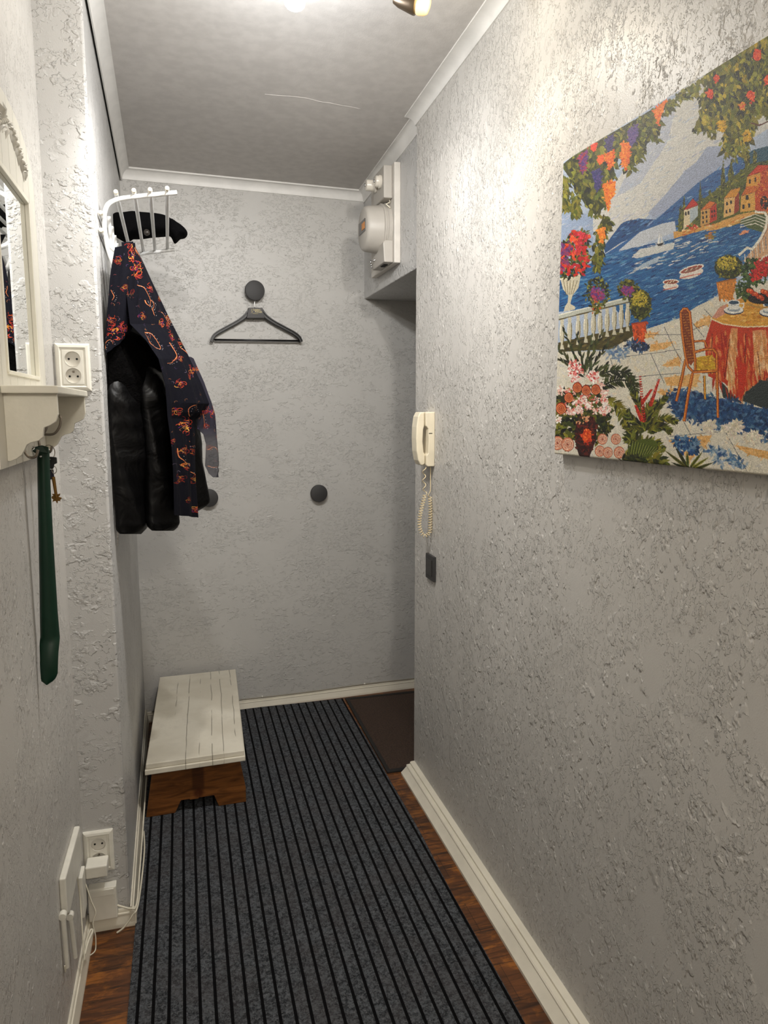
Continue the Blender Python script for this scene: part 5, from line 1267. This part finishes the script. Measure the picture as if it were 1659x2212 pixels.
# big foliage and flowers at the lower left
for base, tip in (((280, 1080), (130, 720)), ((290, 1080), (230, 760)), ((280, 1060), (420, 740)), ((300, 1080), (470, 830)), ((290, 1090), (90, 950)), ((320, 1080), (450, 990)), ((250, 1080), (80, 850)), ((300, 1060), (340, 780))):
    m_ = ((base[0] + tip[0]) / 2, (base[1] + tip[1]) / 2)
    for k in range(16):
        t_ = k / 16; x = lerp(base[0], tip[0], t_); y = lerp(base[1], tip[1], t_)
        a0 = math.atan2(tip[1] - base[1], tip[0] - base[0])
        K.leaf(*b1(x, y), 24 * (1 - t_ * .5), 5, a0 + K.r.uniform(-.5, .5), K.jit(K.r.choice(GD + [(76, 84, 50), (96, 104, 70)])))
K.blob(*b1(140, 1400), 30, 60, GD + G1, 420, 14, 7); K.blob(*b1(330, 1380), 45, 60, GD + G1[:2], 560, 14, 7)
K.frond([b1(410, 1160), b1(520, 1110), b1(640, 1130), b1(670, 1230)], 24, 5, 22, GD + [(72, 84, 40)], .9)
K.frond([b1(400, 1070), b1(500, 1040), b1(600, 1060), b1(650, 1130)], 22, 4.5, 20, GD + [(72, 84, 40)], .8)
K.frond([b1(440, 1250), b1(520, 1290), b1(570, 1370), b1(590, 1470)], 22, 5, 20, G1 + GY[2:], .8)
for P, W_ in (([(740, 1480), (700, 1300), (640, 1200)], 5), ([(740, 1480), (820, 1330), (900, 1230)], 5), ([(740, 1480), (860, 1400), (980, 1420)], 5), ([(740, 1480), (640, 1400), (600, 1350)], 5), ([(740, 1480), (650, 1480), (600, 1450)], 5), ([(760, 1500), (860, 1460), (930, 1500)], 5), ([(740, 1490), (760, 1350), (800, 1260)], 5)):
    K.frond([b1(*q) for q in P], 22, W_, 20, G1 + GD, .55)
for base, tip in (((735, 1480), (700, 1070)), ((770, 1340), (845, 1100)), ((720, 1440), (665, 1300)), ((712, 1300), (790, 1180))):
    for k in range(22):
        t_ = k / 22 if base[1] != 1300 else k / 22; x = lerp(base[0], tip[0], t_); y = lerp(base[1], tip[1], t_)
        if t_ < .12: continue
        for sg in (-1, 1): K.leaf(*b1(x, y), 7 * (1.15 - t_ * .6), 3.6, -1.6 + sg * .7, K.jit((178, 44, 30) if K.r.random() < .7 else (216, 80, 50)))
# vase
K.poly(Bq((235, 1380), (350, 1380), (378, 1460), (370, 1560), (340, 1640), (320, 1690), (250, 1690), (222, 1600), (215, 1480)), (70, 28, 20)); K.scatter(Bq((235, 1400), (350, 1400), (372, 1480), (340, 1640), (250, 1680), (222, 1560)), 260, 9, 5, [(96, 36, 22), (56, 24, 18), (120, 46, 28)])
K.ell(*b1(303, 1530), 10, 14, (226, 96, 44)); K.blob(*b1(303, 1530), 11, 15, [(236, 116, 56), (206, 74, 36)], 50, 6, 4); K.line(Bq((262, 1415), (308, 1420)), 1.5, (226, 120, 80))
K.blob(*b1(270, 1400), 14, 8, [(216, 160, 120), (60, 66, 34)], 40, 7, 4)
for x, y, rx_, ry_ in ((218, 1040, 14, 24), (350, 1085, 10, 10)): K.blob(*b1(x, y), rx_, ry_, [(238, 214, 206), (226, 150, 140), (206, 90, 90), (244, 232, 224)], 170, 6, 5)
for _ in range(26):
    x = K.r.uniform(95, 440); y = K.r.uniform(1170, 1360); K.blob(*b1(x, y), 5.5, 5.5, [(240, 226, 214), (232, 190, 176), (216, 120, 110)], 18, 6, 4)
for x, y in ((430, 1200), (445, 1290), (460, 1330), (410, 1140), (110, 1190), (180, 1350), (240, 1340), (320, 1300), (90, 1400)): K.blob(*b1(x, y), 7, 7, [(242, 230, 220), (228, 180, 168)], 30, 6, 4)
for x, y, r_ in ((232, 1165, 10.5), (298, 1185, 10.5), (370, 1180, 10.5), (168, 1240, 10.5), (110, 1320, 12)): K.spiral(*b1(x, y), r_, (104, 36, 20), (186, 84, 44), (232, 146, 96))
for x, y, r_ in ((85, 1580, 14), (160, 1590, 14), (420, 1550, 11), (520, 1550, 11), (400, 1640, 11), (460, 1650, 11), (545, 1650, 12)): K.rose(*b1(x, y), r_, (146, 66, 50), (214, 146, 116), (238, 200, 174))
K.leaf(*b1(150, 1420), 26, 9, .6, (70, 80, 34)); K.leaf(*b1(150, 1480), 24, 9, 1.0, (96, 100, 40)); K.leaf(*b1(370, 1400), 34, 8, .9, (50, 60, 26))
# big leaves along the bottom
for P in ([(600, 1700), (680, 1620), (800, 1580), (880, 1640)], [(640, 1740), (740, 1700), (840, 1700), (900, 1760)], [(720, 1690), (700, 1600), (640, 1540), (600, 1560)]):
    K.frond([b1(*q) for q in P], 26, 8, 18, G1 + GD[:2] + [(140, 140, 60)], .9)
K.ell(*b1(720, 1620), 34, 20, (96, 108, 44), -.3); 
for k in range(12): K.line(Bq((620 + k * 18, 1690 - k * 4), (640 + k * 20, 1560 + k * 6)), 1.3, (60, 70, 28)); K.line(Bq((626 + k * 18, 1690 - k * 4), (648 + k * 20, 1562 + k * 6)), 1.1, (150, 156, 84))
K.blob(*b1(650, 1720), 26, 12, GD, 160, 12, 5)
for base, tip in (((1060, 1770), (880, 1630)), ((1060, 1770), (960, 1600)), ((1060, 1770), (1050, 1640)), ((1060, 1780), (1170, 1640)), ((1070, 1790), (1260, 1720)), ((1080, 1800), (1330, 1790)), ((1060, 1780), (930, 1720)), ((1070, 1780), (1220, 1680))):
    a0 = math.atan2(tip[1] - base[1], tip[0] - base[0]); d_ = math.hypot(tip[0] - base[0], tip[1] - base[1]) / 3.463
    K.leaf(*b1(*base), d_, 8, a0, K.jit(K.r.choice(G1))); K.leaf(*b1(*base), d_, 2.5, a0, (54, 62, 26))
# woven grain
rs_ = np.random.RandomState(3)
art = K.a
lum = art.mean(2, keepdims=True); art = lum + (art - lum) * .95; art = .5 + (art - .5) * 1.16 - .055
gr = rs_.normal(0, 1, (PH, PW)); gr = (gr + np.roll(gr, 1, 1) * .6 + np.roll(gr, 1, 0) * .3) / 1.5
art = art * (1 + .075 * gr[..., None])
# rotate slightly: the bottom edge hangs a touch lower near the corner
yy_ = np.linspace(PY0, PY1, PW); zz_ = np.linspace(PZ1, PZ0, PH)
pos = np.zeros((PH, PW, 3)); pos[..., 0] = XP; pos[..., 1] = yy_[None]; vv_ = np.linspace(0, 1, PH)[:, None]; pos[..., 2] = ztp(yy_)[None] * (1 - vv_) + zbt(yy_)[None] * vv_
# rounded edges of the stretched cloth
R_ = .004
for d_, ax in ((np.minimum(np.arange(PW), np.arange(PW)[::-1]) * RES, 1), (np.minimum(np.arange(PH), np.arange(PH)[::-1]) * RES, 0)):
    dr = np.where(d_ < R_, R_ - np.sqrt(np.maximum(0, R_ ** 2 - (R_ - d_) ** 2)), 0)
    pos[..., 0] = np.maximum(pos[..., 0], XP + (dr[None, :] if ax == 1 else dr[:, None]))
t = NT('tapestry'); at_ = t.n('ShaderNodeAttribute'); at_.attribute_name = 'weave'; t.color(at_.outputs['Color']); t.b.inputs['Roughness'].default_value = .5
t.b.inputs['Specular IOR Level'].default_value = .4
t.normal(t.bump(t.noise(t.coords((1, 1, 1)), 620, 2, .4), .0012, .8)); M_tap = t.m
pc = thing('tapestry_picture', (XR, 1.2, PZ0), 'large woven picture of a flowery seaside terrace on the right wall', 'picture')
color_grid('woven_canvas', pos, art, M_tap, pc)
bm = B(); prism(bm, [(XP + .004, PY0 - .0006, ztp(PY0) - .0006), (XP + .004, PY1 + .0006, ztp(PY1) - .0006), (XP + .004, PY1 + .0006, zbt(PY1) + .0006), (XP + .004, PY0 - .0006, zbt(PY0) + .0006)], (XR - XP - .0042, 0, 0)); o = obj('wrapped_edge', bm, plain('edge_canvas', (150, 138, 110), .7, grain=.0005, gscale=500), pc)
